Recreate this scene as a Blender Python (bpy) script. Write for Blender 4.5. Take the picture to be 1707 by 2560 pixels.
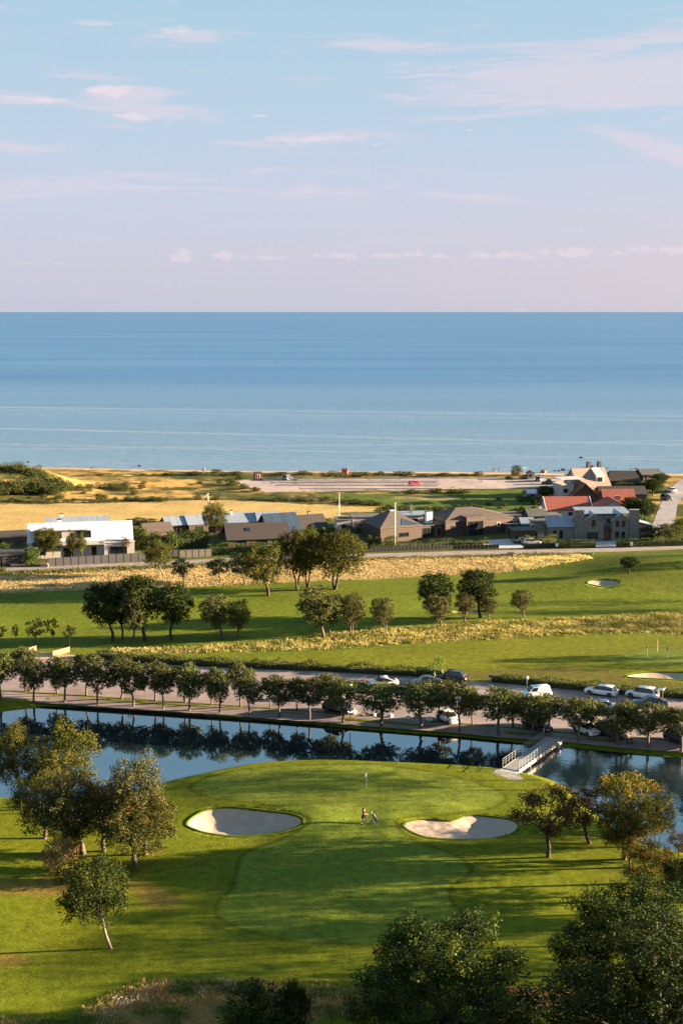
import bpy, math, random
import numpy as np
from mathutils import Vector, Matrix

# ------------------------------------------------------------------ camera, sky, sun, exposure
for o in list(bpy.data.objects): bpy.data.objects.remove(o)
scene = bpy.context.scene
C = scene.collection
PI = math.pi
F, CX, CY, HOR, H = 3200.0, 853.5, 1280.0, 778.0, 55.0
TH = math.atan((CY - HOR) / F); cT, sT = math.cos(TH), math.sin(TH)
SUN_EL, SUN_AZ = math.radians(9.0), math.radians(4.0)       # azimuth measured from +X (right of frame) towards +Y (sea)
EXPOSURE = 3.12

cam = bpy.data.cameras.new('camera'); co = bpy.data.objects.new('camera', cam); C.objects.link(co)
cam.sensor_fit = 'VERTICAL'; cam.sensor_height = 24; cam.sensor_width = 16; cam.lens = 24 * F / 2560
cam.clip_start = 1; cam.clip_end = 150000
co.location = (0, 0, H); co.rotation_euler = (PI / 2 - TH, 0, 0); scene.camera = co
scene.render.resolution_x, scene.render.resolution_y = 682, 1024

scene.view_settings.view_transform = 'Standard'; scene.view_settings.look = 'None'
scene.view_settings.exposure = EXPOSURE; scene.view_settings.gamma = 1
scene.view_settings.use_curve_mapping = False

scene.cycles.max_bounces = 6; scene.cycles.diffuse_bounces = 3; scene.cycles.glossy_bounces = 3; scene.cycles.transmission_bounces = 3

sun = bpy.data.lights.new('sun', 'SUN'); so = bpy.data.objects.new('sun', sun); C.objects.link(so)
sun.energy = 4.6; sun.angle = math.radians(0.5); sun.color = (1.0, 0.76, 0.49)
SD = Vector((math.cos(SUN_EL) * math.cos(SUN_AZ), math.cos(SUN_EL) * math.sin(SUN_AZ), math.sin(SUN_EL)))
so.rotation_euler = SD.to_track_quat('Z', 'Y').to_euler()

class NT:
    """small helper round a node tree"""
    def __init__(s, tree): s.t = tree; s.n = tree.nodes; s.l = tree.links
    def new(s, typ, **kw):
        n = s.n.new(typ)
        for k, v in kw.items(): setattr(n, k, v)
        return n
    def put(s, sock, v):
        if isinstance(v, bpy.types.NodeSocket): s.l.new(v, sock)
        elif v is not None: sock.default_value = v
    def math(s, op, a, b=None, c=None, clamp=False):
        n = s.new('ShaderNodeMath', operation=op, use_clamp=clamp)
        s.put(n.inputs[0], a); s.put(n.inputs[1], b); s.put(n.inputs[2], c)
        return n.outputs[0]
    def vmath(s, op, a, b=None):
        n = s.new('ShaderNodeVectorMath', operation=op); s.put(n.inputs[0], a); s.put(n.inputs[1], b); return n
    def xyz(s, x, y, z=0.0):
        n = s.new('ShaderNodeCombineXYZ'); s.put(n.inputs[0], x); s.put(n.inputs[1], y); s.put(n.inputs[2], z); return n.outputs[0]
    def noise(s, vec, scale, detail=4, rough=0.5, dist=0.0):
        n = s.new('ShaderNodeTexNoise'); s.put(n.inputs['Vector'], vec)
        n.inputs['Scale'].default_value = scale; n.inputs['Detail'].default_value = detail
        n.inputs['Roughness'].default_value = rough; n.inputs['Distortion'].default_value = dist
        return n.outputs[0]
    def mix(s, f, a, b, blend='MIX'):
        n = s.new('ShaderNodeMix', data_type='RGBA', blend_type=blend)
        s.put(n.inputs[0], f); s.put(n.inputs[6], a); s.put(n.inputs[7], b); return n.outputs[2]
    def ramp(s, f, stops):
        n = s.new('ShaderNodeValToRGB'); e = n.color_ramp.elements
        while len(e) < len(stops): e.new(0.5)
        for k, (p, c) in zip(e, stops):
            k.position = p; k.color = c if len(c) == 4 else (*c, 1)
        s.put(n.inputs[0], f); return n.outputs[0]
    def rng(s, v, a, b, c=0.0, d=1.0, smooth=False):
        n = s.new('ShaderNodeMapRange'); n.interpolation_type = 'SMOOTHSTEP' if smooth else 'LINEAR'
        s.put(n.inputs[0], v); s.put(n.inputs[1], a); s.put(n.inputs[2], b); s.put(n.inputs[3], c); s.put(n.inputs[4], d)
        return n.outputs[0]

def build_world():
    w = bpy.data.worlds.new('World'); scene.world = w; w.use_nodes = True
    t = NT(w.node_tree); t.n.clear()
    out = t.new('ShaderNodeOutputWorld'); bg = t.new('ShaderNodeBackground'); bg.inputs[1].default_value = 0.1
    t.l.new(bg.outputs[0], out.inputs[0])
    sky = t.new('ShaderNodeTexSky', sky_type='NISHITA', sun_disc=False)
    sky.sun_elevation = SUN_EL; sky.sun_rotation = PI / 2 - SUN_AZ
    sky.air_density = 1.0; sky.dust_density = 0.6; sky.ozone_density = 1.5
    tc = t.new('ShaderNodeTexCoord'); d = tc.outputs['Generated']
    sp = t.new('ShaderNodeSeparateXYZ'); t.l.new(d, sp.inputs[0]); x, y, z = sp.outputs
    az = t.math('ARCTAN2', x, y); el = t.math('ARCSINE', z)
    f = t.math('DIVIDE', t.math('MAXIMUM', el, 0.0), PI / 2)
    K = 1 / 0.87
    def c(r, g, b): return (r * K, g * K, b * K)
    base = t.ramp(f, [(0.0, c(.535, .560, .700)), (.022, c(.565, .565, .705)), (.05, c(.560, .600, .745)), (.085, c(.495, .610, .755)),
                      (.135, c(.425, .605, .745)), (.21, c(.265, .500, .700)), (.42, c(.24, .41, .60)), (1.0, c(.21, .35, .55))])
    # warm glow that grows towards the sun, low over the horizon
    dt = t.vmath('DOT_PRODUCT', d, (math.cos(SUN_AZ), math.sin(SUN_AZ), 0)).outputs['Value']
    glow = t.math('MULTIPLY', t.rng(dt, -0.20, 0.85, 0, 1, True), t.rng(f, 0.0, 0.10, 1, 0, True))
    base = t.mix(t.math('MULTIPLY', glow, .60), base, (.80 * K, .60 * K, .60 * K, 1))
    base = t.mix(0.02, base, sky.outputs[0])
    # cirrus: streaked noise, thick where the photograph has its bands
    va = t.xyz(t.math('MULTIPLY', az, 5.0), t.math('MULTIPLY', el, 40.0))
    wob = t.noise(va, 1.3, 4, .55)
    vb = t.xyz(t.math('MULTIPLY', az, 9.0), t.math('ADD', t.math('MULTIPLY', el, 115.0), t.math('MULTIPLY', wob, 3.6)))
    n1 = t.noise(vb, 1.0, 7, .62, .4)
    vc = t.xyz(t.math('MULTIPLY', az, 40.0), t.math('MULTIPLY', el, 110.0))
    n2 = t.noise(vc, 1.0, 6, .6, .6)
    def blob(px, py, rx, ry, slope=0.0, amp=1.0):
        a0, e0 = (px - CX) / 3290.0, (HOR - py) / 3230.0
        da = t.math('SUBTRACT', az, a0); de = t.math('SUBTRACT', t.math('SUBTRACT', el, e0), t.math('MULTIPLY', da, slope))
        q = t.math('ADD', t.math('POWER', t.math('ABSOLUTE', t.math('DIVIDE', da, rx / 3290.0)), 2.0), t.math('POWER', t.math('ABSOLUTE', t.math('DIVIDE', de, ry / 3230.0)), 2.0))
        return t.math('MULTIPLY', t.math('EXPONENT', t.math('MULTIPLY', q, -1.0)), amp)
    def wide(px, py, rx, ry, slope=0.0, amp=1.0): return blob(px, py, rx * 1.7, ry * 1.1, slope, amp * .9)
    def total(bl):
        s = bl[0]
        for b in bl[1:]: s = t.math('MAXIMUM', s, b)
        return s
    soft = total([blob(1500, 235, 420, 75, .02, 1.2), blob(1560, 275, 280, 28, .03, 1.4), blob(1000, 155, 520, 17, .0, .55), blob(480, 135, 170, 26, -.05, .5),
                  blob(1640, 145, 260, 30, .06, .9), blob(1620, 395, 190, 26, -.28, 1.0), blob(780, 366, 240, 16, .02, .9), blob(330, 280, 150, 55, -.12, .85),
                  blob(90, 285, 120, 20, 0, .9), blob(0, 395, 130, 26, 0, .7), blob(700, 495, 700, 26, -.02, .5), blob(1150, 318, 170, 14, 0, .6), blob(250, 115, 60, 10, 0, .7),
                  blob(850, 20, 700, 30, 0, .35), blob(800, 440, 200, 14, 0, .5), blob(120, 480, 400, 40, 0, .5)])
    veil = t.rng(t.math('ADD', n1, t.math('MULTIPLY', soft, .36)), .56, .82, 0, 1, True)
    puff = total([blob(480, 262, 130, 20, .02, .0), blob(360, 320, 90, 15, .08, 1.1), blob(290, 262, 90, 20, 0, .9), blob(800, 362, 130, 12, .05, 1.0), blob(945, 376, 26, 7, 0, 1.0), blob(110, 288, 80, 10, 0, 1.0), blob(450, 125, 100, 14, -.05, .5),
                  blob(660, 312, 34, 6, 0, .8), blob(1170, 345, 14, 4, 0, .9)])
    pf = t.rng(t.math('ADD', n2, t.math('MULTIPLY', puff, .30)), .63, .84, 0, 1, True)
    cum = total([wide(455, 645, 24, 19, 0, 1.25), wide(437, 655, 16, 8), wide(562, 643, 28, 11, 0, 1.1), wide(625, 648, 30, 8), wide(690, 648, 30, 7), wide(800, 643, 15, 8), wide(870, 643, 60, 9), wide(1000, 640, 55, 9, 0, 1.1), wide(1090, 645, 26, 6), wide(1195, 642, 28, 11, 0, 1.1),
                 wide(1290, 643, 60, 10), wide(1375, 638, 45, 15, 0, 1.15), wide(1440, 636, 30, 16, 0, 1.1), wide(1600, 632, 40, 12, 0, 1.1), wide(1675, 632, 50, 13, 0, 1.1), wide(1520, 640, 40, 7), wide(1800, 630, 90, 13), wide(2000, 634, 120, 11), wide(120, 664, 60, 5, 0, .8), wide(-150, 655, 120, 9)])
    vd = t.xyz(t.math('MULTIPLY', az, 95.0), t.math('MULTIPLY', el, 150.0))
    n3 = t.noise(vd, 1.0, 5, .6)
    cm = t.rng(t.math('ADD', n3, t.math('MULTIPLY', cum, .38)), .66, .88, 0, 1, True)
    col = t.mix(t.math('MULTIPLY', veil, .72), base, (.75 * K, .69 * K, .79 * K, 1))
    col = t.mix(t.math('MULTIPLY', pf, .66), col, (.88 * K, .77 * K, .82 * K, 1))
    col = t.mix(t.math('MULTIPLY', cm, .48), col, (.86 * K, .75 * K, .80 * K, 1))
    t.l.new(col, bg.inputs[0])
build_world()

# ------------------------------------------------------------------ geometry of the view: photo pixel -> place on the ground
def P0(px, py, z=0.0):
    a, b = (px - CX) / F, (CY - py) / F
    dx, dy, dz = a, cT + b * sT, -sT + b * cT
    t = (z - H) / dz
    return (dx * t, dy * t)
def depth(x, y, z): return y * cT - (z - H) * sT
def sstep(a, b, v):
    t = np.clip((v - a) / (b - a), 0, 1); return t * t * (3 - 2 * t)
def _hash(ix, iy, seed):
    n = (ix.astype(np.int64) * 374761393 + iy.astype(np.int64) * 668265263 + seed * 1442695041) & 0xffffffff
    n = ((n ^ (n >> 13)) * 1274126177) & 0xffffffff
    return ((n ^ (n >> 16)) & 0xffff) / 65535.0
def vnoise(x, y, seed=0):
    ix, iy = np.floor(x), np.floor(y); fx, fy = x - ix, y - iy
    fx, fy = fx * fx * (3 - 2 * fx), fy * fy * (3 - 2 * fy)
    a, b, c, d = _hash(ix, iy, seed), _hash(ix + 1, iy, seed), _hash(ix, iy + 1, seed), _hash(ix + 1, iy + 1, seed)
    return (a * (1 - fx) + b * fx) * (1 - fy) + (c * (1 - fx) + d * fx) * fy
def fbm(x, y, s=1.0, o=4, seed=0):
    v, a, t = 0, .5, 0
    for k in range(o):
        v = v + a * vnoise(x / s * 2 ** k, y / s * 2 ** k, seed + k * 17); t += a; a *= .5
    return v / t
def smooth_poly(pts, n=5):
    p = np.array(pts, float); N = len(p); out = []
    for i in range(N):
        a, b, c, d = p[i - 1], p[i], p[(i + 1) % N], p[(i + 2) % N]
        for k in range(n):
            t = k / n
            out.append(.5 * ((2 * b) + (c - a) * t + (2 * a - 5 * b + 4 * c - d) * t * t + (3 * b - a - 3 * c + d) * t ** 3))
    return np.array(out)
def sdist(poly, x, y):
    """signed distance to a polygon, positive inside"""
    x = np.asarray(x, float); y = np.asarray(y, float)
    best = np.full(x.shape, 1e9); inside = np.zeros(x.shape, bool); n = len(poly)
    for i in range(n):
        ax, ay = poly[i]; bx, by = poly[(i + 1) % n]
        ex, ey = bx - ax, by - ay; L = ex * ex + ey * ey + 1e-12
        t = np.clip(((x - ax) * ex + (y - ay) * ey) / L, 0, 1)
        best = np.minimum(best, (x - ax - t * ex) ** 2 + (y - ay - t * ey) ** 2)
        if ay != by:
            inside ^= ((ay > y) != (by > y)) & (x < (bx - ax) * (y - ay) / (by - ay) + ax)
    return np.where(inside, 1, -1) * np.sqrt(best)
def zone(px_pts, z=0.0, n=5): return smooth_poly([P0(a, b, z) for a, b in px_pts], n)
def z5(*pts): return [(400 + .5995 * a, 1880 + .5995 * b) for a, b in pts]

WATER_Z, SEA_Z = -0.7, -2.0
POND = zone([(-260, 1800), (-100, 1788), (0, 1780), (40, 1775), (84, 1770), (127, 1767), (240, 1772), (327, 1777), (473, 1788), (570, 1796), (715, 1806), (861, 1820), (1006, 1833),
             (1140, 1842), (1246, 1852), (1311, 1860), (1402, 1868), (1500, 1877), (1610, 1888), (1707, 1896), (1850, 1909), (2050, 1930),
             (2100, 2060), (2050, 2180), (1850, 2160), (1707, 2131), (1610, 2109), (1540, 2068), (1490, 2030), (1440, 1988), (1413, 1967), (1392, 1955), (1355, 1942), (1301, 1929), (1239, 1919), (1119, 1911), (940, 1904), (790, 1900),
             (640, 1909), (550, 1925), (491, 1938), (404, 1957), (330, 1978), (230, 1993), (100, 1998), (0, 1993), (-120, 1990), (-260, 1985)], WATER_Z, 3)
BUNK_L = z5((113, 300), (150, 268), (210, 249), (300, 247), (400, 256), (510, 268), (572, 286), (592, 306), (570, 326), (500, 339), (400, 348), (300, 350), (200, 338), (140, 320))
BUNK_R = z5((1015, 320), (1030, 303), (1075, 289), (1140, 287), (1200, 291), (1235, 284), (1275, 270), (1330, 267), (1400, 274), (1460, 289), (1490, 311), (1483, 335), (1445, 352), (1380, 363), (1300, 368), (1200, 366), (1110, 358), (1050, 340))
BUNK_U = [(1467, 1470), (1478, 1464), (1500, 1463), (1530, 1464), (1548, 1470), (1535, 1475), (1500, 1476)]
BUNK_P = [(1565, 1692), (1590, 1684), (1640, 1680), (1720, 1682), (1800, 1690), (1760, 1704), (1680, 1699), (1620, 1696)]
BUNK_T = [(1125, 1530), (1150, 1526), (1200, 1527), (1232, 1531), (1200, 1535), (1150, 1534)]
BUNKERS = {k: zone(v, 0, 5) for k, v in dict(L=BUNK_L, R=BUNK_R, U=BUNK_U, P=BUNK_P, T=BUNK_T).items()}
SHORE_P = np.array([P0(*p, SEA_Z) for p in [(-400, 1158), (0, 1164), (100, 1167), (300, 1171), (570, 1176), (850, 1177), (1137, 1178), (1400, 1182), (1707, 1183), (2100, 1186)]])
def gauss(x, y, c, sx, sy, amp): return amp * np.exp(-((x - c[0]) / sx) ** 2 - ((y - c[1]) / sy) ** 2)
HL, HL2 = P0(-50, 1222), P0(110, 1222)
HR, MU, MU2 = P0(1740, 1425), P0(1490, 1470), P0(1600, 1440)
GL, GRn = P0(760, 1960), P0(560, 2040)
BLc, BRc = BUNKERS['L'].mean(0), BUNKERS['R'].mean(0)
def hfun(x, y):
    x = np.asarray(x, float); y = np.asarray(y, float)
    h = (vnoise(x / 14, y / 14, 5) - .5) * .35 * sstep(152, 136, y) + (vnoise(x / 26, y / 20, 9) - .5) * .5 * sstep(205, 215, y) * sstep(262, 252, y)
    h = h + gauss(x, y, GL, 17, 7, .55)
    h = h + gauss(x, y, (BLc[0] + 8.2, BLc[1] + .8), 4.2, 4.6, .55) + gauss(x, y, (BLc[0], BLc[1] + 4.5), 6, 2.2, .35)
    h = h + gauss(x, y, (BRc[0] + 8.0, BRc[1] + .5), 2.6, 3.6, .55) + gauss(x, y, (BRc[0] - 3.5, BRc[1] + 5), 4.5, 2.2, .5) + gauss(x, y, (BRc[0] - 7.6, BRc[1] + 1), 2.4, 4.5, .35)
    h = h + gauss(x, y, HR, 26, 13, 3.0) + gauss(x, y, MU, 17, 7, 1.0) + gauss(x, y, MU2, 14, 6, .8)
    # dunes
    dn = sstep(355, 385, y)
    h = h + dn * (fbm(x, y * 2.0, 22, 3, 3) - .42) * 2.2 * sstep(-10, -60, x) + dn * (fbm(x, y, 9, 3, 8) - .5) * .7
    h = h + gauss(x, y, HL, 24, 17, 7.4) + gauss(x, y, HL2, 11, 10, 2.2)
    # pond bowl
    near = (y > 105) & (y < 200)
    if np.any(near):
        d = np.full(x.shape, -99.0); d[near] = sdist(POND, x[near], y[near])
        e = sstep(0, 2.4, -d)
        h = np.where(d > -2.4, WATER_Z * (1 - e) + h * e, h)
        h = np.where(d > 0, WATER_Z - .6 * np.minimum(d, 2.2), h)
    # beach falls to the sea
    ys = np.interp(x, SHORE_P[:, 0], SHORE_P[:, 1])
    b = sstep(26, 0, ys - y)
    h = h * (1 - b) + SEA_Z * b
    h = np.where(y > ys, SEA_Z - np.minimum((y - ys) * .09, 3), h)
    return h
def h1(x, y): return float(hfun(np.array([x]), np.array([y]))[0])
def G(px, py, dz=0.0):
    z = 0.0
    for k in range(14):
        x, y = P0(px, py, z); z = .35 * z + .65 * h1(x, y)
    return Vector((x, y, z + dz))
def TOPZ(p, py):
    """height above p (metres) of the point over p that is seen at photo row py"""
    k = (CY - py) / F
    return H + p.y * (k * cT - sT) / (cT + k * sT) - p.z
def MPX(p): return depth(p.x, p.y, p.z) / F        # metres per photo pixel at p

# ------------------------------------------------------------------ helpers: materials, meshes, things
M = {}
def mat(name, col, rough=.7, var=.12, scale=3.0, bump=0.0, metallic=0.0, spec=None, col2=None, emit=None):
    if name in M: return M[name]
    m = bpy.data.materials.new(name); m.use_nodes = True; t = NT(m.node_tree); b = t.n['Principled BSDF']
    tc = t.new('ShaderNodeTexCoord'); v = tc.outputs['Object']
    n = t.noise(v, scale, 5, .6)
    c2 = col2 or tuple(c * (1 - 2 * var) for c in col); c1 = tuple(min(1, c * (1 + var)) for c in col)
    t.l.new(t.ramp(n, [(.3, c2), (.7, c1)]), b.inputs['Base Color'])
    b.inputs['Roughness'].default_value = rough; b.inputs['Metallic'].default_value = metallic
    if spec is not None: b.inputs['Specular IOR Level'].default_value = spec
    if bump:
        bn = t.new('ShaderNodeBump'); bn.inputs['Strength'].default_value = bump; bn.inputs['Distance'].default_value = .05
        t.l.new(t.noise(v, scale * 4, 4), bn.inputs['Height']); t.l.new(bn.outputs[0], b.inputs['Normal'])
    M[name] = m; return m
def striped(name, col, col2, axis=2, freq=5.0, rough=.7, width=.12, bump=.6):
    """boards, seams or tile courses: narrow joints along one object axis"""
    if name in M: return M[name]
    m = mat(name, col, rough); t = NT(m.node_tree); b = t.n['Principled BSDF']
    tc = t.new('ShaderNodeTexCoord'); sp = t.new('ShaderNodeSeparateXYZ'); t.l.new(tc.outputs['Object'], sp.inputs[0])
    fr = t.math('FRACT', t.math('MULTIPLY', sp.outputs[axis], freq))
    jt = t.math('LESS_THAN', fr, width)
    cell = t.math('FLOOR', t.math('MULTIPLY', sp.outputs[axis], freq))
    wn = t.new('ShaderNodeTexWhiteNoise', noise_dimensions='1D'); t.l.new(cell, wn.inputs['W'])
    nz = t.noise(tc.outputs['Object'], 1.7, 4)
    base = t.mix(t.math('ADD', t.math('MULTIPLY', wn.outputs[0], .35), t.math('MULTIPLY', nz, .5)), tuple(c * .7 for c in col) + (1,), tuple(min(1, c * 1.25) for c in col) + (1,))
    t.l.new(t.mix(jt, base, (*col2, 1)), b.inputs['Base Color'])
    bn = t.new('ShaderNodeBump'); bn.inputs['Strength'].default_value = bump; bn.inputs['Distance'].default_value = .03
    t.l.new(t.math('SUBTRACT', 1.0, jt), bn.inputs['Height']); t.l.new(bn.outputs[0], b.inputs['Normal'])
    return m
def leafmat(name, cols, trans=.3, rough=.55):
    if name in M: return M[name]
    m = bpy.data.materials.new(name); m.use_nodes = True; t = NT(m.node_tree); t.n.clear()
    out = t.new('ShaderNodeOutputMaterial'); at = t.new('ShaderNodeAttribute', attribute_name='lv')
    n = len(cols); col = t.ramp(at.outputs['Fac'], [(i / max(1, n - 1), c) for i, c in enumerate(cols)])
    oi = t.new('ShaderNodeObjectInfo')
    hs = t.new('ShaderNodeHueSaturation'); t.l.new(col, hs.inputs['Color']); t.l.new(t.rng(oi.outputs['Random'], 0, 1, .485, .515), hs.inputs['Hue']); t.l.new(t.rng(oi.outputs['Random'], 0, 1, .8, 1.2), hs.inputs['Value'])
    p = t.new('ShaderNodeBsdfPrincipled'); t.l.new(hs.outputs[0], p.inputs['Base Color']); p.inputs['Roughness'].default_value = .65; p.inputs['Specular IOR Level'].default_value = .10
    tr = t.new('ShaderNodeBsdfTranslucent'); t.l.new(t.mix(1.0, hs.outputs[0], (1.0, 1.0, .45, 1), 'MULTIPLY'), tr.inputs[0])
    mx = t.new('ShaderNodeMixShader'); mx.inputs[0].default_value = trans
    t.l.new(p.outputs[0], mx.inputs[1]); t.l.new(tr.outputs[0], mx.inputs[2]); t.l.new(mx.outputs[0], out.inputs[0])
    M[name] = m; return m

def mesh_np(name, verts, faces, material=None, smooth=False, attr=None, vcol=None):
    """verts (n,3), faces (m,k) all with k corners"""
    verts = np.asarray(verts, np.float32); faces = np.asarray(faces, np.int32); k = faces.shape[1]
    me = bpy.data.meshes.new(name); me.vertices.add(len(verts)); me.vertices.foreach_set('co', verts.ravel())
    me.loops.add(faces.size); me.loops.foreach_set('vertex_index', faces.ravel())
    me.polygons.add(len(faces)); me.polygons.foreach_set('loop_start', np.arange(0, faces.size, k, dtype=np.int32))
    me.polygons.foreach_set('use_smooth', np.full(len(faces), smooth))
    if attr is not None:
        a = me.attributes.new('lv', 'FLOAT', 'FACE'); a.data.foreach_set('value', np.asarray(attr, np.float32))
    if vcol is not None:
        a = me.color_attributes.new('Col', 'FLOAT_COLOR', 'POINT')
        a.data.foreach_set('color', np.concatenate([vcol, np.ones((len(vcol), 1))], 1).astype(np.float32).ravel())
    if material: me.materials.append(material)
    me.update(calc_edges=True); me.validate(); return me
def obj(name, data, parent=None, loc=None):
    o = bpy.data.objects.new(name, data); C.objects.link(o)
    if parent is not None: o.parent = parent
    if loc is not None: o.location = loc
    return o
def tag(o, label=None, cat=None, group=None, kind=None):
    for k, v in (('label', label), ('category', cat), ('group', group), ('kind', kind)):
        if v: o[k] = v
    return o
def thing(name, label, cat, loc=(0, 0, 0), rotz=0.0, group=None, scale=1.0):
    o = obj(name, None); o.location = loc; o.rotation_euler = (0, 0, rotz); o.empty_display_size = .3
    o.scale = scale if isinstance(scale, tuple) else (scale,) * 3
    return tag(o, label, cat, group)
class MB:
    """collects shapes, build() links them as one mesh object"""
    def __init__(s): s.v = []; s.f = []
    def add(s, v, f):
        n = len(s.v); s.v += [tuple(p) for p in v]; s.f += [tuple(i + n for i in q) for q in f]; return s
    def box(s, x0, x1, y0, y1, z0, z1):
        return s.add([(x0, y0, z0), (x1, y0, z0), (x1, y1, z0), (x0, y1, z0), (x0, y0, z1), (x1, y0, z1), (x1, y1, z1), (x0, y1, z1)],
                     [(3, 2, 1, 0), (4, 5, 6, 7), (0, 1, 5, 4), (1, 2, 6, 5), (2, 3, 7, 6), (3, 0, 4, 7)])
    def extrude(s, prof, axis, a, b):
        """closed profile (two coordinates, the other two axes in order) swept along axis from a to b"""
        n = len(prof)
        def put(p, q): return {0: (q, p[0], p[1]), 1: (p[0], q, p[1]), 2: (p[0], p[1], q)}[axis]
        v = [put(p, a) for p in prof] + [put(p, b) for p in prof]
        f = [tuple(range(n))[::-1], tuple(range(n, 2 * n))] + [(i, (i + 1) % n, n + (i + 1) % n, n + i) for i in range(n)]
        return s.add(v, f)
    def slab(s, pts, th):
        """quad or polygon given by its top corners, thickened downwards along its normal"""
        p = [Vector(q) for q in pts]; n = (p[1] - p[0]).cross(p[2] - p[0]).normalized()
        if n.z < 0: n = -n
        k = len(p); v = p + [q - n * th for q in p]
        return s.add(v, [tuple(range(k)), tuple(range(k, 2 * k))[::-1]] + [(i, (i + 1) % k, k + (i + 1) % k, k + i) for i in range(k)])
    def tube(s, pts, rad, n=6, cap=True):
        pts = [Vector(p) for p in pts]; rad = rad if isinstance(rad, (list, tuple)) else [rad] * len(pts)
        rings = []
        for i, p in enumerate(pts):
            d = (pts[min(i + 1, len(pts) - 1)] - pts[max(i - 1, 0)]).normalized()
            u = d.cross(Vector((0.31, .95, 0.02)) if abs(d.y) < .9 else Vector((1, 0, 0))).normalized(); w = d.cross(u)
            rings.append([p + (u * math.cos(2 * PI * k / n) + w * math.sin(2 * PI * k / n)) * rad[i] for k in range(n)])
        return s.loft(rings, cap)
    def loft(s, rings, cap=True):
        n = len(rings[0]); v = [p for r in rings for p in r]; f = []
        for i in range(len(rings) - 1):
            for k in range(n): f.append((i * n + k, i * n + (k + 1) % n, (i + 1) * n + (k + 1) % n, (i + 1) * n + k))
        if cap: f += [tuple(range(n))[::-1], tuple(range((len(rings) - 1) * n, len(rings) * n))]
        return s.add(v, f)
    def ball(s, c, r, n=8, m=5):
        c = Vector(c); r = r if isinstance(r, tuple) else (r,) * 3; rings = []
        for i in range(m + 1):
            a = PI * (i + .02) / (m + .04) - PI / 2
            rings.append([c + Vector((r[0] * math.cos(a) * math.cos(2 * PI * k / n), r[1] * math.cos(a) * math.sin(2 * PI * k / n), r[2] * math.sin(a))) for k in range(n)])
        return s.loft(rings)
    def mesh(s, name, material, smooth=False):
        me = bpy.data.meshes.new(name); me.from_pydata([tuple(p) for p in s.v], [], s.f)
        if material: me.materials.append(material)
        if smooth: me.polygons.foreach_set('use_smooth', [True] * len(s.f))
        me.update(); return me
    def build(s, name, material, parent=None, loc=None, smooth=False): return obj(name, s.mesh(name, material, smooth), parent, loc)
def copy_tree(o, parent=None):
    c = o.copy(); C.objects.link(c); c.parent = parent
    for ch in list(o.children): copy_tree(ch, c)
    return c
ORD = ['first', 'second', 'third', 'fourth', 'fifth', 'sixth', 'seventh', 'eighth', 'ninth', 'tenth', 'eleventh', 'twelfth', 'thirteenth', 'fourteenth', 'fifteenth',
       'sixteenth', 'seventeenth', 'eighteenth', 'nineteenth', 'twentieth', 'twenty-first', 'twenty-second', 'twenty-third', 'twenty-fourth', 'twenty-fifth']

# ------------------------------------------------------------------ ground: one sheet with the turf, straw and sand zones as its own colours
FAIR = zone(z5((135, 160), (200, 122), (350, 86), (600, 68), (860, 62), (1000, 74), (1150, 95), (1300, 132), (1395, 160), (1432, 190), (1400, 222), (1330, 243), (1200, 262), (1060, 275), (985, 292), (978, 318), (1005, 350), (1080, 385),
               (1180, 418), (1250, 450), (1285, 490), (1262, 522), (1212, 550), (1195, 590), (1210, 630), (1245, 662), (1240, 705), (1150, 770), (1000, 795), (850, 795), (700, 790), (550, 778), (400, 748), (290, 708), (245, 670), (255, 625),
               (310, 570), (330, 500), (350, 435), (430, 395), (540, 360), (625, 318), (620, 285), (560, 262), (440, 235), (300, 215), (190, 190)), 0, 4)
GREEN = zone(z5((150, 158), (220, 125), (370, 90), (620, 74), (860, 69), (1000, 82), (1150, 103), (1290, 138), (1375, 165), (1385, 195), (1300, 222), (1100, 240), (900, 262), (700, 258), (520, 232), (330, 205), (210, 182)), 0, 4)
WILD = zone([(-60, 2575), (40, 2556), (140, 2548), (250, 2520), (330, 2478), (395, 2456), (520, 2450), (650, 2455), (800, 2458), (950, 2470), (1150, 2490), (1290, 2490), (1420, 2480), (1600, 2470), (1800, 2470), (1900, 2530), (1500, 2540), (1350, 2532), (1240, 2545), (1000, 2541), (840, 2541), (760, 2548), (700, 2600), (500, 2680), (0, 2700)])
WILDC = WILD
DRYL = zone([(-100, 2215), (60, 2200), (150, 2195), (180, 2220), (170, 2240), (60, 2235), (-100, 2250)])
DRYL2 = zone([(-100, 2385), (30, 2388), (90, 2398), (20, 2412), (-100, 2415)])
DRYL3 = zone([(330, 2205), (400, 2215), (440, 2245), (410, 2265), (350, 2245)])
FESC = zone([(290, 1624), (460, 1620), (570, 1612), (700, 1605), (790, 1595), (870, 1585), (960, 1578), (1100, 1568), (1200, 1558), (1370, 1550), (1450, 1546), (1600, 1538), (1760, 1530), (1760, 1581), (1600, 1582), (1500, 1583), (1400, 1587), (1200, 1597), (1020, 1607), (850, 1618), (700, 1625), (570, 1628), (400, 1632), (300, 1632)])
STRA = zone([(-120, 1442), (0, 1437), (180, 1429), (364, 1421), (570, 1411), (700, 1405), (908, 1398), (1137, 1391), (1272, 1390), (1276, 1428), (1220, 1434), (1137, 1437), (930, 1447), (800, 1452), (570, 1461), (400, 1470), (230, 1475), (0, 1482), (-120, 1486)])
STRB = zone([(1290, 1391), (1360, 1389), (1430, 1388), (1478, 1405), (1440, 1413), (1350, 1423), (1292, 1428)])
FIELD = zone([(-300, 1268), (0, 1262), (300, 1257), (570, 1251), (780, 1262), (940, 1273), (935, 1287), (850, 1302), (700, 1300), (570, 1292), (430, 1305), (300, 1312), (150, 1335), (0, 1348), (-300, 1370)])
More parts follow.
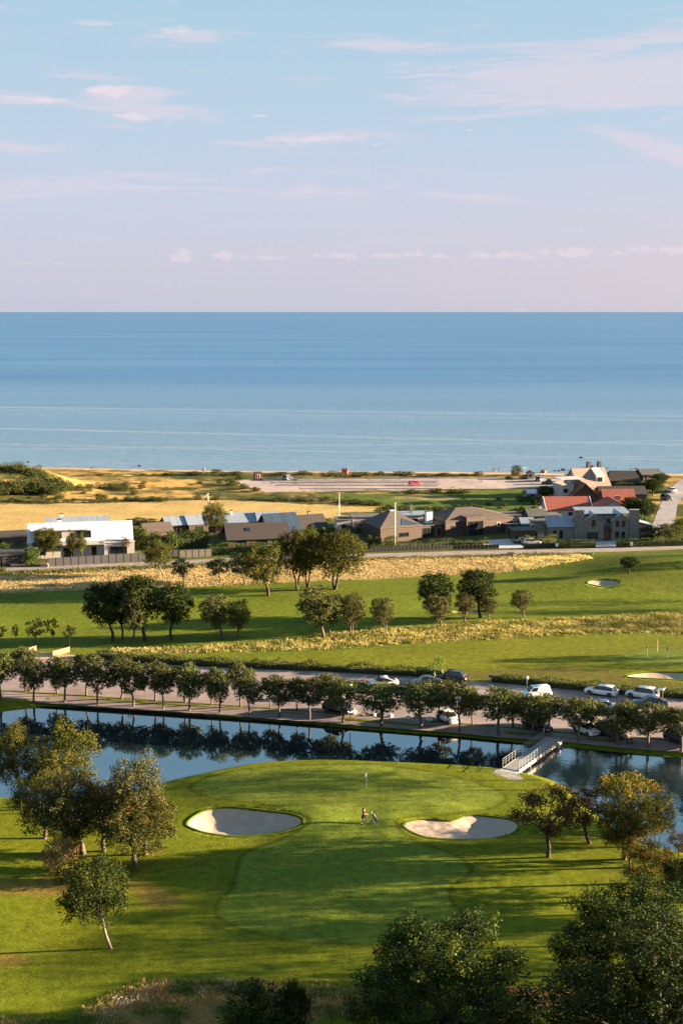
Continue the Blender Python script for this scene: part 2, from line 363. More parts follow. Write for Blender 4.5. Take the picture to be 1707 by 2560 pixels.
GFLD = zone([(800, 1238), (900, 1236), (1000, 1235), (1150, 1228), (1400, 1226), (1420, 1290), (1250, 1287), (1100, 1290), (1000, 1272), (880, 1258)])
GPATCH = zone([(985, 1246), (1030, 1236), (1100, 1236), (1140, 1243), (1120, 1250), (1040, 1250)])
DRYF = zone([(1150, 1680), (1250, 1676), (1400, 1668), (1540, 1676), (1600, 1700), (1760, 1715), (1760, 1745), (1577, 1735), (1308, 1708), (1137, 1694)])
LOFAIR = zone([(560, 1650), (800, 1632), (1137, 1610), (1400, 1592), (1760, 1590), (1760, 1650), (1500, 1655), (1400, 1668), (1200, 1672), (1000, 1668), (700, 1668)])
PGREEN = zone([(1515, 1643), (1560, 1634), (1640, 1622), (1760, 1620), (1760, 1660), (1640, 1662), (1550, 1655)])
UPFAIR = zone([(-120, 1545), (200, 1540), (500, 1520), (700, 1507), (900, 1495), (1200, 1480), (1450, 1481), (1760, 1473), (1760, 1505), (1500, 1508), (1250, 1512), (1100, 1520), (900, 1540), (600, 1560), (300, 1572), (-120, 1582)])
GARD = zone([(-300, 1350), (0, 1345), (150, 1335), (430, 1305), (850, 1302), (1000, 1290), (1250, 1290), (1420, 1240), (1420, 1180), (1620, 1175), (1630, 1310), (1800, 1310), (1800, 1362), (1400, 1372), (900, 1384), (570, 1393), (0, 1418), (-300, 1430)])
VERGE = zone([(-300, 1442), (0, 1430), (364, 1415), (570, 1406), (908, 1395), (1137, 1390), (1450, 1384), (1450, 1391), (1137, 1395), (908, 1401), (570, 1413), (364, 1424), (0, 1439), (-300, 1450)])
RHILL = zone([(1470, 1402), (1560, 1390), (1650, 1381), (1760, 1374), (1760, 1480), (1450, 1460)])
DIRT = zone([(60, 1640), (110, 1632), (190, 1640), (180, 1660), (90, 1668)])
BR_PATH = zone(z5((1392, 82), (1420, 74), (1462, 76), (1490, 92), (1512, 118), (1470, 116), (1425, 100)))
TRACK = zone([(1210, 2498), (1290, 2500), (1380, 2508), (1480, 2512), (1480, 2519), (1370, 2516), (1280, 2508), (1210, 2505)])

def build_ground():
    rows = [72.0]
    while rows[-1] < 500: rows.append(rows[-1] * 1.0031)
    yy = np.array(rows); u = np.linspace(-1, 1, 560); u = .62 * u + .38 * u ** 3
    hw = .267 * yy * 1.12 + 62
    X = u[None, :] * hw[:, None]; Y = np.repeat(yy[:, None], len(u), 1)
    x, y = X.ravel(), Y.ravel(); z = hfun(x, y)
    n1, n2, n3 = fbm(x, y, 9, 4, 1), fbm(x, y, 2.2, 3, 2), fbm(x, y * 2.2, 24, 5, 4)
    def C3(*c): return np.array(c)[None, :]
    def lerp(a, b, w): return a * (1 - w[:, None]) + b * w[:, None]
    col = lerp(C3(.075, .101, .006), C3(.128, .137, .009), n1 * .6 + n2 * .4)                          # near rough
    far = sstep(190, 200, y)
    col = lerp(col, lerp(C3(.077, .104, .010), C3(.112, .131, .013), n1), far)
    def paint(poly, c, edge=.3, jit=0.0, amt=1.0):
        nonlocal col
        x0, y0 = poly.min(0) - 6; x1, y1 = poly.max(0) + 6
        i = np.where((x > x0) & (x < x1) & (y > y0) & (y < y1))[0]
        if len(i) == 0: return
        d = sdist(poly, x[i], y[i]) + (n2[i] - .5) * 2 * jit
        w = sstep(-edge, edge, d) * amt
        c = c[i] if isinstance(c, np.ndarray) and len(c) == len(x) else c
        col[i] = col[i] * (1 - w[:, None]) + c * w[:, None]
        return i, d
    # mown rings: first cut of longer turf round the fairway, its shade put into the colour, the fairway, then the green
    i, d = paint(FAIR, lerp(C3(.097, .130, .015), C3(.118, .145, .017), n1), .16)
    ring = np.exp(-((d + .28) / .24) ** 2) * .38 + np.exp(-((d + 1.4) / 1.0) ** 2) * .10
    col[i] *= (1 - ring[:, None])
    paint(GREEN, lerp(C3(.130, .154, .019), C3(.116, .148, .019), n1), .25)
    for q in (DRYL, DRYL2, DRYL3): paint(q, C3(.16, .098, .028), 1.2, .9, .75)
    paint(WILD, lerp(C3(.085, .10, .022), C3(.26, .165, .07), sstep(.35, .65, n2)), .7, .5)
    paint(TRACK, C3(.22, .19, .18), .25, .2)
    paint(BR_PATH, C3(.27, .25, .23), .3, .25)
    # far bank of the pond
    # middle course
    for q, c in ((UPFAIR, C3(.110, .135, .013)), (LOFAIR, C3(.126, .134, .013))): paint(q, lerp(c, c * .9, n1), .8, .4, .85)
    paint(PGREEN, C3(.112, .140, .022), .3)
    paint(DRYF, lerp(C3(.105, .085, .022), C3(.085, .080, .018), n2), 1.2, 1.4, .85)
    paint(RHILL, lerp(C3(.055, .078, .010), C3(.09, .10, .013), n1), 2, 1, .8)
    paint(FESC, lerp(C3(.10, .115, .022), C3(.29, .20, .065), sstep(.3, .7, n2)), .7, 1.2)
    paint(VERGE, C3(.085, .09, .02), .4, .5)
    paint(STRA, lerp(C3(.30, .21, .085), C3(.42, .30, .13), n2), .7, .7)
    paint(STRB, lerp(C3(.30, .21, .085), C3(.42, .30, .13), n2), .7, .7)
    paint(GARD, lerp(C3(.055, .062, .018), C3(.085, .085, .03), n2), .8)
    # coast: dry grass with scrub patches, hay field, green meadow
    dn = sstep(338, 345, y) * (1 - 0)
    i = np.where(y > 335)[0]; gsd = np.full(x.shape, -9.0); gsd[i] = sdist(GARD, x[i], y[i])
    dn = dn * sstep(1, -1, gsd)
    dune = lerp(C3(.055, .062, .018), C3(.34, .215, .070), sstep(.44, .58, n3 + (n2 - .5) * .30))
    dune = lerp(dune, C3(.12, .10, .032), sstep(.52, .62, fbm(x, y, 7, 3, 31)) * .7)
    col = lerp(col, dune, dn)
    i, d = paint(FIELD, lerp(C3(.33, .235, .085), C3(.42, .305, .12), fbm(x, y * 2, 6, 4, 12)), .6, .5)
    paint(GFLD, lerp(C3(.055, .085, .016), C3(.10, .125, .022), n2), 1.5, 1.2)
    paint(GPATCH, C3(.20, .17, .07), 1.5, 1.0)
    paint(DIRT, C3(.42, .30, .18), .6, .5)
    ys = np.interp(x, SHORE_P[:, 0], SHORE_P[:, 1])
    col = lerp(col, lerp(C3(.34, .24, .17), C3(.44, .33, .25), n2), sstep(22, 16, ys - y + (n2 - .5) * 5))
    col = lerp(col, C3(.20, .13, .09), sstep(3, .5, ys - y))
    # under the bunker sand the soil is dug out
    for k, poly in BUNKERS.items():
        x0, y0 = poly.min(0) - 1; x1, y1 = poly.max(0) + 1
        i = np.where((x > x0) & (x < x1) & (y > y0) & (y < y1))[0]
        d = sdist(poly, x[i], y[i]); z[i] -= sstep(-.05, .25, d) * 2.0
    nx, ny = len(u), len(yy); idx = np.arange(nx * ny).reshape(ny, nx)
    q = np.stack([idx[:-1, :-1].ravel(), idx[:-1, 1:].ravel(), idx[1:, 1:].ravel(), idx[1:, :-1].ravel()], 1)
    m = bpy.data.materials.new('turf'); m.use_nodes = True; t = NT(m.node_tree); b = t.n['Principled BSDF']
    at = t.new('ShaderNodeAttribute', attribute_name='Col'); tc = t.new('ShaderNodeTexCoord'); v = tc.outputs['Object']
    a = t.noise(v, .9, 6, .65); c = t.noise(t.vmath('MULTIPLY', v, (.7, 1.2, 1)).outputs[0], 4.2, 5, .75); e = t.noise(v, .12, 3, .5)
    k = t.math('ADD', t.math('ADD', t.rng(a, .3, .7, -.32, .32), t.rng(c, .3, .7, -.36, .36)), t.rng(e, .3, .7, .95, 1.19))
    hs = t.mix(1.0, at.outputs['Color'], t.xyz(k, k, k), 'MULTIPLY')
    t.l.new(hs, b.inputs['Base Color']); b.inputs['Roughness'].default_value = .9; b.inputs['Specular IOR Level'].default_value = .05
    b.inputs['Sheen Weight'].default_value = .0
    bn = t.new('ShaderNodeBump'); bn.inputs['Strength'].default_value = .6; bn.inputs['Distance'].default_value = .09
    t.l.new(t.math('ADD', t.math('MULTIPLY', a, 1.2), c), bn.inputs['Height']); t.l.new(bn.outputs[0], b.inputs['Normal'])
    o = obj('ground', mesh_np('ground', np.stack([x, y, z], 1), q, m, True, vcol=col)); tag(o, kind='structure')
build_ground()

# ------------------------------------------------------------------ water
def water_mat(name, base, rough, ior, bscale, bstr, stretch=(1, 1, 1), sea=False):
    m = bpy.data.materials.new(name); m.use_nodes = True; t = NT(m.node_tree); b = t.n['Principled BSDF']
    g = t.new('ShaderNodeNewGeometry'); v = t.vmath('MULTIPLY', g.outputs['Position'], stretch).outputs[0]
    b.inputs['Base Color'].default_value = (*base, 1); b.inputs['Roughness'].default_value = rough; b.inputs['IOR'].default_value = ior
    n = t.noise(v, bscale, 4, .6, .3)
    bn = t.new('ShaderNodeBump'); bn.inputs['Distance'].default_value = 1.0
    sp = t.new('ShaderNodeSeparateXYZ'); t.l.new(g.outputs['Position'], sp.inputs[0]); x, y, z = sp.outputs
    if sea:
        big = t.noise(t.vmath('MULTIPLY', g.outputs['Position'], (.0012, .006, 0)).outputs[0], 1.0, 5, .6)
        fine = t.noise(t.vmath('MULTIPLY', g.outputs['Position'], (.05, .28, 0)).outputs[0], 1.0, 6, .7)
        # slicks and wakes: narrow lanes of smoother water
        lanes = None
        for (x0, y0, x1, y1, w) in SLICKS:
            s = (y1 - y0) / (x1 - x0)
            dd = t.math('ABSOLUTE', t.math('SUBTRACT', t.math('SUBTRACT', y, y0), t.math('MULTIPLY', t.math('SUBTRACT', x, x0), s)))
            dd = t.math('ADD', dd, t.math('MULTIPLY', t.math('SUBTRACT', fine, .5), w * 2.2))
            k = t.rng(dd, w * .3, w, 1, 0, True)
            lanes = k if lanes is None else t.math('MAXIMUM', lanes, k)
        lanes = t.math('MULTIPLY', lanes, t.rng(big, .38, .62, .15, .8))
        # shallow, paler water towards the beach
        sh = t.rng(y, 430, 1150, 1, 0, False)
        c = t.mix(t.math('MULTIPLY', sh, .9), (*base, 1), (.165, .262, .345, 1))
        c = t.mix(t.rng(t.math('ADD', t.math('MULTIPLY', big, .5), t.math('MULTIPLY', fine, .5)), .36, .64, 0, 1), c, t.mix(1.0, c, (.80, .83, .87, 1), 'MULTIPLY'))
        c = t.mix(lanes, c, (.22, .29, .34, 1))  # brighter sky reflection of the lanes put into the base colour
        t.l.new(c, b.inputs['Base Color'])
        t.l.new(t.math('SUBTRACT', t.rng(big, .3, .7, rough, rough + .10), t.math('MULTIPLY', lanes, .12)), b.inputs['Roughness'])
        bn.inputs['Strength'].default_value = bstr
        t.l.new(t.math('ADD', n, t.math('MULTIPLY', fine, .8)), bn.inputs['Height'])
    else:
        # a breeze ruffles the right end of the pond, the rest lies still
        ruf = t.rng(x, PONDX[0], PONDX[1], .004, bstr, True)
        big = t.noise(v, .09, 2)
        t.l.new(t.math('MULTIPLY', ruf, t.rng(big, .3, .65, .35, 1.3)), bn.inputs['Strength'])
        rc = P0(395, 1892, WATER_Z)
        r = t.vmath('DISTANCE', g.outputs['Position'], (rc[0], rc[1], WATER_Z)).outputs['Value']
        rings = t.math('MULTIPLY', t.math('SINE', t.math('MULTIPLY', r, 9.0)), t.rng(r, 1.0, 5.5, .5, 0))
        t.l.new(t.math('ADD', n, rings), bn.inputs['Height'])
    t.l.new(bn.outputs[0], b.inputs['Normal'])
    return m
def lane(a, b, w):
    p, q = P0(*a, SEA_Z), P0(*b, SEA_Z); return (p[0], p[1], q[0], q[1], w)
SLICKS = [lane((0, 1018), (1700, 1040), 9), lane((0, 1071), (1700, 1112), 6), lane((0, 1024), (1700, 1052), 5), lane((300, 1120), (1700, 1102), 4), lane((0, 1110), (1700, 1150), 3), lane((200, 1160), (1700, 1140), 2.5)]
PONDX = (P0(1050, 1880)[0], P0(1480, 1890)[0])
sea = MB(); xs = [-60000, -4000, -700, 0, 700, 4000, 60000]; ysr = [380, 700, 1500, 5000, 20000, 90000]
for i in range(len(xs) - 1):
    for j in range(len(ysr) - 1): sea.add([(xs[i], ysr[j], SEA_Z), (xs[i + 1], ysr[j], SEA_Z), (xs[i + 1], ysr[j + 1], SEA_Z), (xs[i], ysr[j + 1], SEA_Z)], [(0, 1, 2, 3)])
tag(sea.build('sea', water_mat('sea_water', (.058, .168, .325), .30, 1.22, 1.0, .4, (.11, .34, 1), True)), kind='structure')
_d = np.roll(POND, -1, 0) - np.roll(POND, 1, 0); _n = np.stack([_d[:, 1], -_d[:, 0]], 1); _n /= np.linalg.norm(_n, axis=1)[:, None]
if np.mean(sdist(POND, *(POND + _n * .3).T)) > 0: _n = -_n
PW = POND + _n * .9
pw = MB().add([(x, y, WATER_Z) for x, y in PW], [tuple(range(len(PW)))])
tag(pw.build('pond_water', water_mat('pond_water', (.006, .016, .022), .015, 5.0, 1.6, .055)), kind='structure')

# ------------------------------------------------------------------ paved sheets: lofted between two edges and draped 2-4 cm over the ground
def resample(pts, n):
    p = np.array(pts, float); t = np.linspace(0, 1, n); xs = p[:, 0]
    if np.all(np.diff(xs) > 0): X = xs[0] + t * (xs[-1] - xs[0]); return np.stack([X, np.interp(X, xs, p[:, 1])], 1)
    L = np.concatenate([[0], np.cumsum(np.hypot(*np.diff(p, axis=0).T))]); T = t * L[-1]
    return np.stack([np.interp(T, L, p[:, 0]), np.interp(T, L, p[:, 1])], 1)
def sheet(name, lower, upper, nx, ny, off, material, kind='structure', parent=None):
    a, b = resample(lower, nx), resample(upper, nx)
    A = np.array([P0(*p) for p in a]); B = np.array([P0(*p) for p in b])
    t = np.linspace(0, 1, ny)[:, None, None]; g = A[None] * (1 - t) + B[None] * t
    x, y = g[..., 0].ravel(), g[..., 1].ravel(); z = np.maximum(hfun(x, y), -.3) + off
    idx = np.arange(nx * ny).reshape(ny, nx)
    q = np.stack([idx[:-1, :-1].ravel(), idx[:-1, 1:].ravel(), idx[1:, 1:].ravel(), idx[1:, :-1].ravel()], 1)
    o = obj(name, mesh_np(name, np.stack([x, y, z], 1), q, material, True), parent)
    if kind: tag(o, kind=kind)
    return o
asphalt = mat('asphalt_grey', (.255, .195, .185), .85, .16, .35, .15)
asphalt2 = mat('asphalt_old', (.25, .195, .185), .85, .18, .22, .15)
concrete = mat('concrete', (.42, .40, .38), .8, .1, 1.5, .1)
gravel = mat('gravel_pale', (.34, .26, .235), .9, .15, .5, .2)
UP_EDGE = [(-150, 1719), (0, 1729), (570, 1767), (880, 1788), (1137, 1811), (1319, 1825), (1428, 1836), (1537, 1843), (1707, 1856), (1850, 1868)]
sheet('footpath', [(-150, 1737), (0, 1745), (240, 1762), (570, 1784), (1137, 1827), (1246, 1838), (1406, 1849), (1537, 1863), (1707, 1876), (1850, 1888)], UP_EDGE, 90, 4, .03, asphalt)
sheet('parking_lot', [(x, y - 4) for x, y in UP_EDGE], [(-150, 1650), (60, 1648), (180, 1648), (236, 1651), (327, 1658), (570, 1671), (803, 1679), (1025, 1691), (1137, 1698), (1228, 1707), (1308, 1714), (1475, 1729), (1577, 1740), (1707, 1747), (1850, 1760)], 90, 8, .035, asphalt2)
sheet('parking_entrance', [(905, 1793), (985, 1799), (1060, 1806)], [(905, 1782), (985, 1788), (1060, 1795)], 12, 3, .045, asphalt2)
coast_road = sheet('coast_road', [(-200, 1441), (0, 1431), (364, 1416), (570, 1408), (908, 1395), (1140, 1389), (1391, 1385), (1537, 1382), (1707, 1374), (1850, 1370)], [(-200, 1429), (0, 1420), (364, 1405), (570, 1396), (908, 1385), (1140, 1378), (1391, 1374), (1537, 1370), (1707, 1365), (1850, 1362)], 90, 4, .03, asphalt)
white_paint = mat('road_paint', (.42, .40, .38), .7, .05)
for k in range(34):
    x0 = -40 + k * 52
    e0, e1 = np.interp([x0, x0 + 20], [0, 364, 570, 908, 1140, 1391, 1537, 1707], [1425.5, 1410.5, 1402, 1390, 1383.5, 1379.5, 1376, 1369.5])
    sheet('road_dash', [(x0, e0 + .3), (x0 + 14, e1 + .3)], [(x0, e0 - .3), (x0 + 14, e1 - .3)], 3, 2, .045, white_paint, None, coast_road)
sheet('side_road', [(1618, 1330), (1632, 1305), (1650, 1260), (1665, 1235), (1690, 1205), (1720, 1190)], [(1686, 1340), (1686, 1305), (1692, 1262), (1709, 1235), (1735, 1210), (1770, 1192)], 30, 5, .04, mat('asphalt_side', (.26, .24, .25), .8, .12, .4))
sheet('beach_car_park', [(592, 1203), (620, 1219), (662, 1232), (900, 1227), (1137, 1223), (1300, 1221), (1460, 1217)], [(592, 1199), (700, 1198), (900, 1197), (1137, 1196), (1200, 1196), (1300, 1196), (1460, 1196)], 50, 8, .05, gravel)
sheet('driveway', [(1215, 1372), (1260, 1371), (1310, 1371)], [(1200, 1352), (1240, 1349), (1285, 1346)], 8, 5, .05, concrete)
sheet('driveway', [(1487, 1369), (1515, 1368.5), (1540, 1368)], [(1490, 1353), (1515, 1352), (1540, 1351)], 8, 5, .05, concrete)

# ------------------------------------------------------------------ bunkers: a dished sand floor inside a turf lip
def sand_mat():
    m = mat('bunker_sand', (.41, .32, .25), .95, .08, .8, 0); t = NT(m.node_tree); b = t.n['Principled BSDF']; b.inputs['Specular IOR Level'].default_value = .05
    tc = t.new('ShaderNodeTexCoord'); v = tc.outputs['Object']
    bn = t.new('ShaderNodeBump'); bn.inputs['Strength'].default_value = .5; bn.inputs['Distance'].default_value = .06
    t.l.new(t.math('ADD', t.noise(v, 5, 5, .7), t.noise(v, 1.3, 3)), bn.inputs['Height']); t.l.new(bn.outputs[0], b.inputs['Normal'])
    return m
def bunker(key, label, deep, low, lip=.16):
    """low = how much deeper the floor gets towards +x and +y"""
    poly = BUNKERS[key]; c = poly.mean(0); hx, hy = np.ptp(poly[:, 0]) / 2, np.ptp(poly[:, 1]) / 2
    root = thing('sand_bunker', label, 'bunker', (c[0], c[1], h1(*c)), 0); rz = root.location.z
    N = len(poly); zo = hfun(poly[:, 0], poly[:, 1]); R = 26
    lowp = c; A = np.stack([poly[:, 0] - c[0], poly[:, 1] - c[1], np.ones(N)], 1); pl = np.linalg.lstsq(A, zo, rcond=None)[0]
    V, Fq = [], []
    for i in range(R + 1):
        t = i / R; p = poly * (1 - t) + lowp * t; sd = np.abs(sdist(poly, p[:, 0], p[:, 1])); lx, ly = (p[:, 0] - c[0]), (p[:, 1] - c[1])
        k = sstep(0, .9, sd); base = (zo) * (1 - k) + (lx * pl[0] + ly * pl[1] + pl[2]) * k
        prof = 1 - (1 - np.clip(sd / min(hx, hy * .95), 0, 1)) ** 2.4
        z = base - .07 - deep * prof * (1 + low[0] * lx / hx + low[1] * ly / hy) + (vnoise(p[:, 0] * 1.5, p[:, 1] * 1.5, 7) - .5) * .10 * min(1, t * 5)
        V.append(np.stack([lx, ly, z - rz], 1))
    for i in range(R):
        for k in range(N): Fq.append((i * N + k, i * N + (k + 1) % N, (i + 1) * N + (k + 1) % N, (i + 1) * N + k))
    obj('sand', mesh_np('sand', np.concatenate(V), Fq, sand_mat(), True), root)
    # lip: cut turf edge
    d = poly - c; nrm = d / np.linalg.norm(d, axis=1)[:, None]
    wob = .05 + .08 * vnoise(poly[:, 0] * 2, poly[:, 1] * 2, 4)
    rings = []
    for off, dz in ((.55, -.03), (.22, .035), (-.02, lip * .6), (-.07, -.02), (-.05, -.35)):
        p = poly + nrm * (off + (wob[:, None] - .09) * (1 if off < .2 else 0)); z = hfun(p[:, 0], p[:, 1]) + dz + (wob - .09) * (.5 if 0 > off > -.06 else 0)
        rings.append(np.stack([p[:, 0] - c[0], p[:, 1] - c[1], z - rz], 1))
    Fl = [(i * N + k, i * N + (k + 1) % N, (i + 1) * N + (k + 1) % N, (i + 1) * N + k) for i in range(4) for k in range(N)]
    g = mat('lip_turf', (.074, .105, .009), .9, .2, 2.0, .4, spec=.05)
    obj('turf_lip', mesh_np('turf_lip', np.concatenate(rings), Fl, g, True), root)
bunker('L', 'oval sand bunker left of the green, floor mostly in shade', .95, (.2, .1))
bunker('R', 'heart-shaped sunlit sand bunker right of the green', .50, (.65, .1))
bunker('U', 'small pale sand bunker below the mound on the far fairway', .4, (.3, .0))
bunker('P', 'sand bunker cut by the right edge beside the putting green flags', .8, (.0, -.3))
bunker('T', 'thin sliver of bunker sand behind the two whitebeam trees', .3, (.2, 0))

# ------------------------------------------------------------------ foliage
def unit(v): return v / (np.linalg.norm(v, axis=-1, keepdims=True) + 1e-9)
def leaf_quads(p, nrm, size, rng, aspect=.55, droop=0.0):
    n = len(p); r = unit(rng.normal(size=(n, 3))); nn = unit(nrm * .55 + r * .75 + np.array([0, 0, .15]))
    t = unit(np.cross(nn, rng.normal(size=(n, 3)))); t[:, 2] -= droop; t = unit(t); b = unit(np.cross(nn, t))
    s = (size * rng.uniform(.65, 1.35, n))[:, None]
    v = np.stack([p - t * s * .5, p + b * s * .5 * aspect, p + t * s * .5, p - b * s * .5 * aspect], 1).reshape(-1, 3)
    return v, np.arange(n * 4).reshape(n, 4)
def crown(lobes, nleaf, ls, seed, spread=.22, droop=0.0, strands=0.0, inner=.10, clump=.11, nclump=None):
    """leaves gathered in twig clumps that sit on the surface of the crown's lobes, with gaps between the clumps"""
    rng = np.random.default_rng(seed); L = np.array(lobes, float)      # x y z rx rz
    size = np.ptp(L[:, 0]) + 2 * L[:, 3].mean(); rc = clump * size * .5
    area = (4 * PI * L[:, 3] ** 2).sum() * .55; nc = nclump or int(area / (PI * rc * rc) * 1.25)
    w = L[:, 3] ** 2; pick = rng.choice(len(L), nc * 3, p=w / w.sum()); d = unit(rng.normal(size=(nc * 3, 3)))
    d[:, 2] = np.where((d[:, 2] < -.35) & (rng.random(len(d)) < .5), -d[:, 2], d[:, 2])
    rad = rng.uniform(.72, 1.10, len(d)); cp = L[pick, :3] + d * rad[:, None] * np.stack([L[pick, 3], L[pick, 3], L[pick, 4]], 1)
    keep = np.ones(len(cp), bool)
    for k, l in enumerate(L):
        q = (cp - l[:3]) / np.array([l[3], l[3], l[4]]); keep &= ~(((q ** 2).sum(1) < .6) & (pick != k))
    cp, cd = cp[keep][:nc], d[keep][:nc]; nc = len(cp); cr = rc * rng.uniform(.65, 1.35, nc); ct = rng.random(nc)
    m = int(nleaf * (1 - inner)); g = rng.choice(nc, m, p=cr ** 2 / (cr ** 2).sum())
    o = rng.normal(size=(m, 3)); o = unit(o) * (rng.random(m) ** .45)[:, None]
    up = np.array([0, 0, 1.0]); ax = unit(cd * .7 + up * .55); al = (o * ax[g]).sum(1, keepdims=True); o = o + ax[g] * al * .55       # drawn out along the twig
    p = cp[g] + o * cr[g][:, None]; nd = unit(cd[g] * .6 + o * .8)
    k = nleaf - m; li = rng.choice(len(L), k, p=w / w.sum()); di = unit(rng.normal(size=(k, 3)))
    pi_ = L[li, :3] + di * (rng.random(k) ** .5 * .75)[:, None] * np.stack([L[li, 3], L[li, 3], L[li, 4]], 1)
    p = np.concatenate([p, pi_]); nd = np.concatenate([nd, di]); tone = np.concatenate([.25 * rng.random(m) + .70 * ct[g] ** 1.3, .5 * rng.random(k)])  # inner leaves keep to darker tones: crown shade put into the colour
    if strands:
        p[:, 2] -= strands * (vnoise(p[:, 0] * 4, p[:, 1] * 4, seed + 3) ** 2) * (1 - np.clip(nd[:, 2], 0, 1))
    v, f = leaf_quads(p, nd, ls, rng, .6, droop)
    return v, f, np.clip(tone, 0, 1)
def lobes_round(seed, w, z0, z1, n, size=(.34, .5), flat=1.0, top=0.0):
    rng = random.Random(seed); out = []; R = w / 2; zc, hz = (z0 + z1) / 2, (z1 - z0) / 2; k = 0
    for i in range(n):
        a = i * 2.39996 + rng.uniform(-.4, .4); u = -1 + 2 * (i + .5) / n + rng.uniform(-.15, .15); u = max(-1, min(1, u))
        rr = math.sqrt(max(.04, 1 - u * u)) * rng.uniform(.45, .75); r = rng.uniform(*size)
        if top: rr *= 1 - top * (u + 1) / 2
        out.append((math.cos(a) * rr * R, math.sin(a) * rr * R, zc + u * hz * (1 - r * .72), r * R, r * R * flat * rng.uniform(.75, 1.0)))
    return out
def limb_mesh(lobes, h_trunk, r0, lean=(0, 0), stems=1, seed=0, material=None, every=1, zlow=0.0):
    rng = random.Random(seed); mb = MB(); forks = []
    for s in range(stems):
        a = 2 * PI * s / stems + .5; sp = .0 if stems == 1 else .22
        top = Vector((lean[0] + math.cos(a) * sp * h_trunk * 1.3, lean[1] + math.sin(a) * sp * h_trunk, h_trunk)); foot = Vector((math.cos(a) * sp * .35, math.sin(a) * sp * .35, -.25))
        mid = foot.lerp(top, .5) + Vector((rng.uniform(-.06, .06) * h_trunk, rng.uniform(-.06, .06) * h_trunk, 0))
        rr = r0 / math.sqrt(stems)
        mb.tube([foot, foot.lerp(mid, .18), mid, top], [rr * 1.5, rr * 1.05, rr * .9, rr * .72], 8); forks.append((top, rr * .7))
    for l in lobes[::every]:
        f, fr = min(forks, key=lambda q: (q[0] - Vector(l[:3])).length); tgt = Vector(l[:3])
        m1 = f.lerp(tgt, .45) + Vector((rng.uniform(-.2, .2), rng.uniform(-.2, .2), rng.uniform(.0, .35))) * l[3] * .6
        mb.tube([f - Vector((0, 0, fr)), m1, tgt], [fr * .62, fr * .42, fr * .16], 5)
        for q in range(3):
            e = tgt + Vector((rng.uniform(-1, 1), rng.uniform(-1, 1), rng.uniform(-.4, 1))).normalized() * l[3] * .85
            mb.tube([m1.lerp(tgt, .5 + .2 * q), tgt.lerp(e, .5) + Vector((0, 0, .05)), e], [fr * .24, fr * .14, fr * .05], 4, False)
    return mb.mesh('trunk', material, True)
bark = mat('bark_brown', (.105, .080, .058), .95, .3, 6, .8)
bark_dark = mat('bark_dark', (.055, .042, .033), .95, .3, 6, .8)
bark_birch = mat('bark_birch', (.15, .12, .09), .85, .3, 4, .5, col2=(.06, .05, .045))
LEAF = dict(
    avenue=leafmat('leaf_grey_green', [(.036, .050, .015), (.076, .086, .030), (.155, .148, .064)], .28),
    maple=leafmat('leaf_dark_green', [(.012, .024, .006), (.026, .042, .008), (.060, .078, .012)], .22),
    willow=leafmat('leaf_olive', [(.040, .046, .016), (.075, .078, .026), (.140, .120, .052)], .25),
    birch=leafmat('leaf_birch', [(.030, .042, .008), (.070, .076, .014), (.150, .125, .024)], .3),
    autumn=leafmat('leaf_autumn', [(.030, .042, .008), (.055, .064, .012), (.15, .105, .018), (.28, .12, .026)], .34),
    russet=leafmat('leaf_russet', [(.036, .030, .012), (.060, .038, .016), (.10, .048, .018), (.17, .050, .030)], .3),
    oak=leafmat('leaf_oak', [(.007, .015, .003), (.016, .029, .004), (.044, .060, .008), (.150, .145, .016)], .20),  # shaded interior and sunlit tips put into the ends of the leaf ramp
    hedge=leafmat('leaf_hedge', [(.030, .052, .012), (.058, .085, .018), (.105, .120, .026)], .25),
    shrub=leafmat('leaf_shrub', [(.030, .040, .014), (.060, .070, .022), (.110, .108, .034)], .22),
    pale=leafmat('leaf_pale', [(.16, .115, .045), (.30, .215, .085), (.42, .30, .13)], .3),
    lime=leafmat('leaf_lime', [(.050, .065, .008), (.11, .12, .014), (.22, .19, .030)], .34),
    tips=leafmat('leaf_olive_russet_tips', [(.026, .036, .008), (.052, .060, .013), (.085, .080, .020), (.19, .095, .030)], .28),
    pine=leafmat('leaf_pine', [(.012, .026, .014), (.024, .042, .020), (.045, .062, .026)], .1))
PROTO = {}
def proto(kind, n, fn):
    """fn(seed) -> lobes, height, width, trunk args, crown args, leaf key, bark"""
    for s in range(n):
        lobes, hgt, wid, tk, ck, lf, bk = fn(s)
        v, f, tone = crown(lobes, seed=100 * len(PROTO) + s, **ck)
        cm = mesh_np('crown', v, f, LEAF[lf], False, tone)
        tm = limb_mesh(lobes, seed=s, material=bk, **tk) if tk else None
        wid = np.ptp(np.percentile(v[:, 0], [.5, 99.5])) * .5 + np.ptp(np.percentile(v[:, 1], [.5, 99.5])) * .5; hgt = np.percentile(v[:, 2], 99.7)
        PROTO.setdefault(kind, []).append((tm, cm, hgt, wid, v, f, tone))
R3 = random.Random
proto('avenue', 7, lambda s: (lobes_round(s, 4.2, 1.9, 6.0, 11 + s % 4, (.28, .48)), 6, 4.2, dict(h_trunk=2.2, r0=.15, lean=(.15 * math.sin(s * 2.1), .15 * math.cos(s * 3.7)), every=2), dict(nleaf=5200, ls=.21), 'avenue', bark))
proto('maple', 3, lambda s: (lobes_round(20 + s, 8.4, 3.0, 11.6, 17, (.30, .42)), 11, 8, dict(h_trunk=3.6, r0=.30, every=2), dict(nleaf=7500, ls=.36), 'maple', bark_dark))
proto('willow', 3, lambda s: (lobes_round(40 + s, 6.0, 2.2, 8.6, 14, (.32, .44), 1.2), 8.6, 6, dict(h_trunk=2.6, r0=.2, every=1, stems=1 + s % 2), dict(nleaf=6500, ls=.25, droop=.3), 'willow', bark))
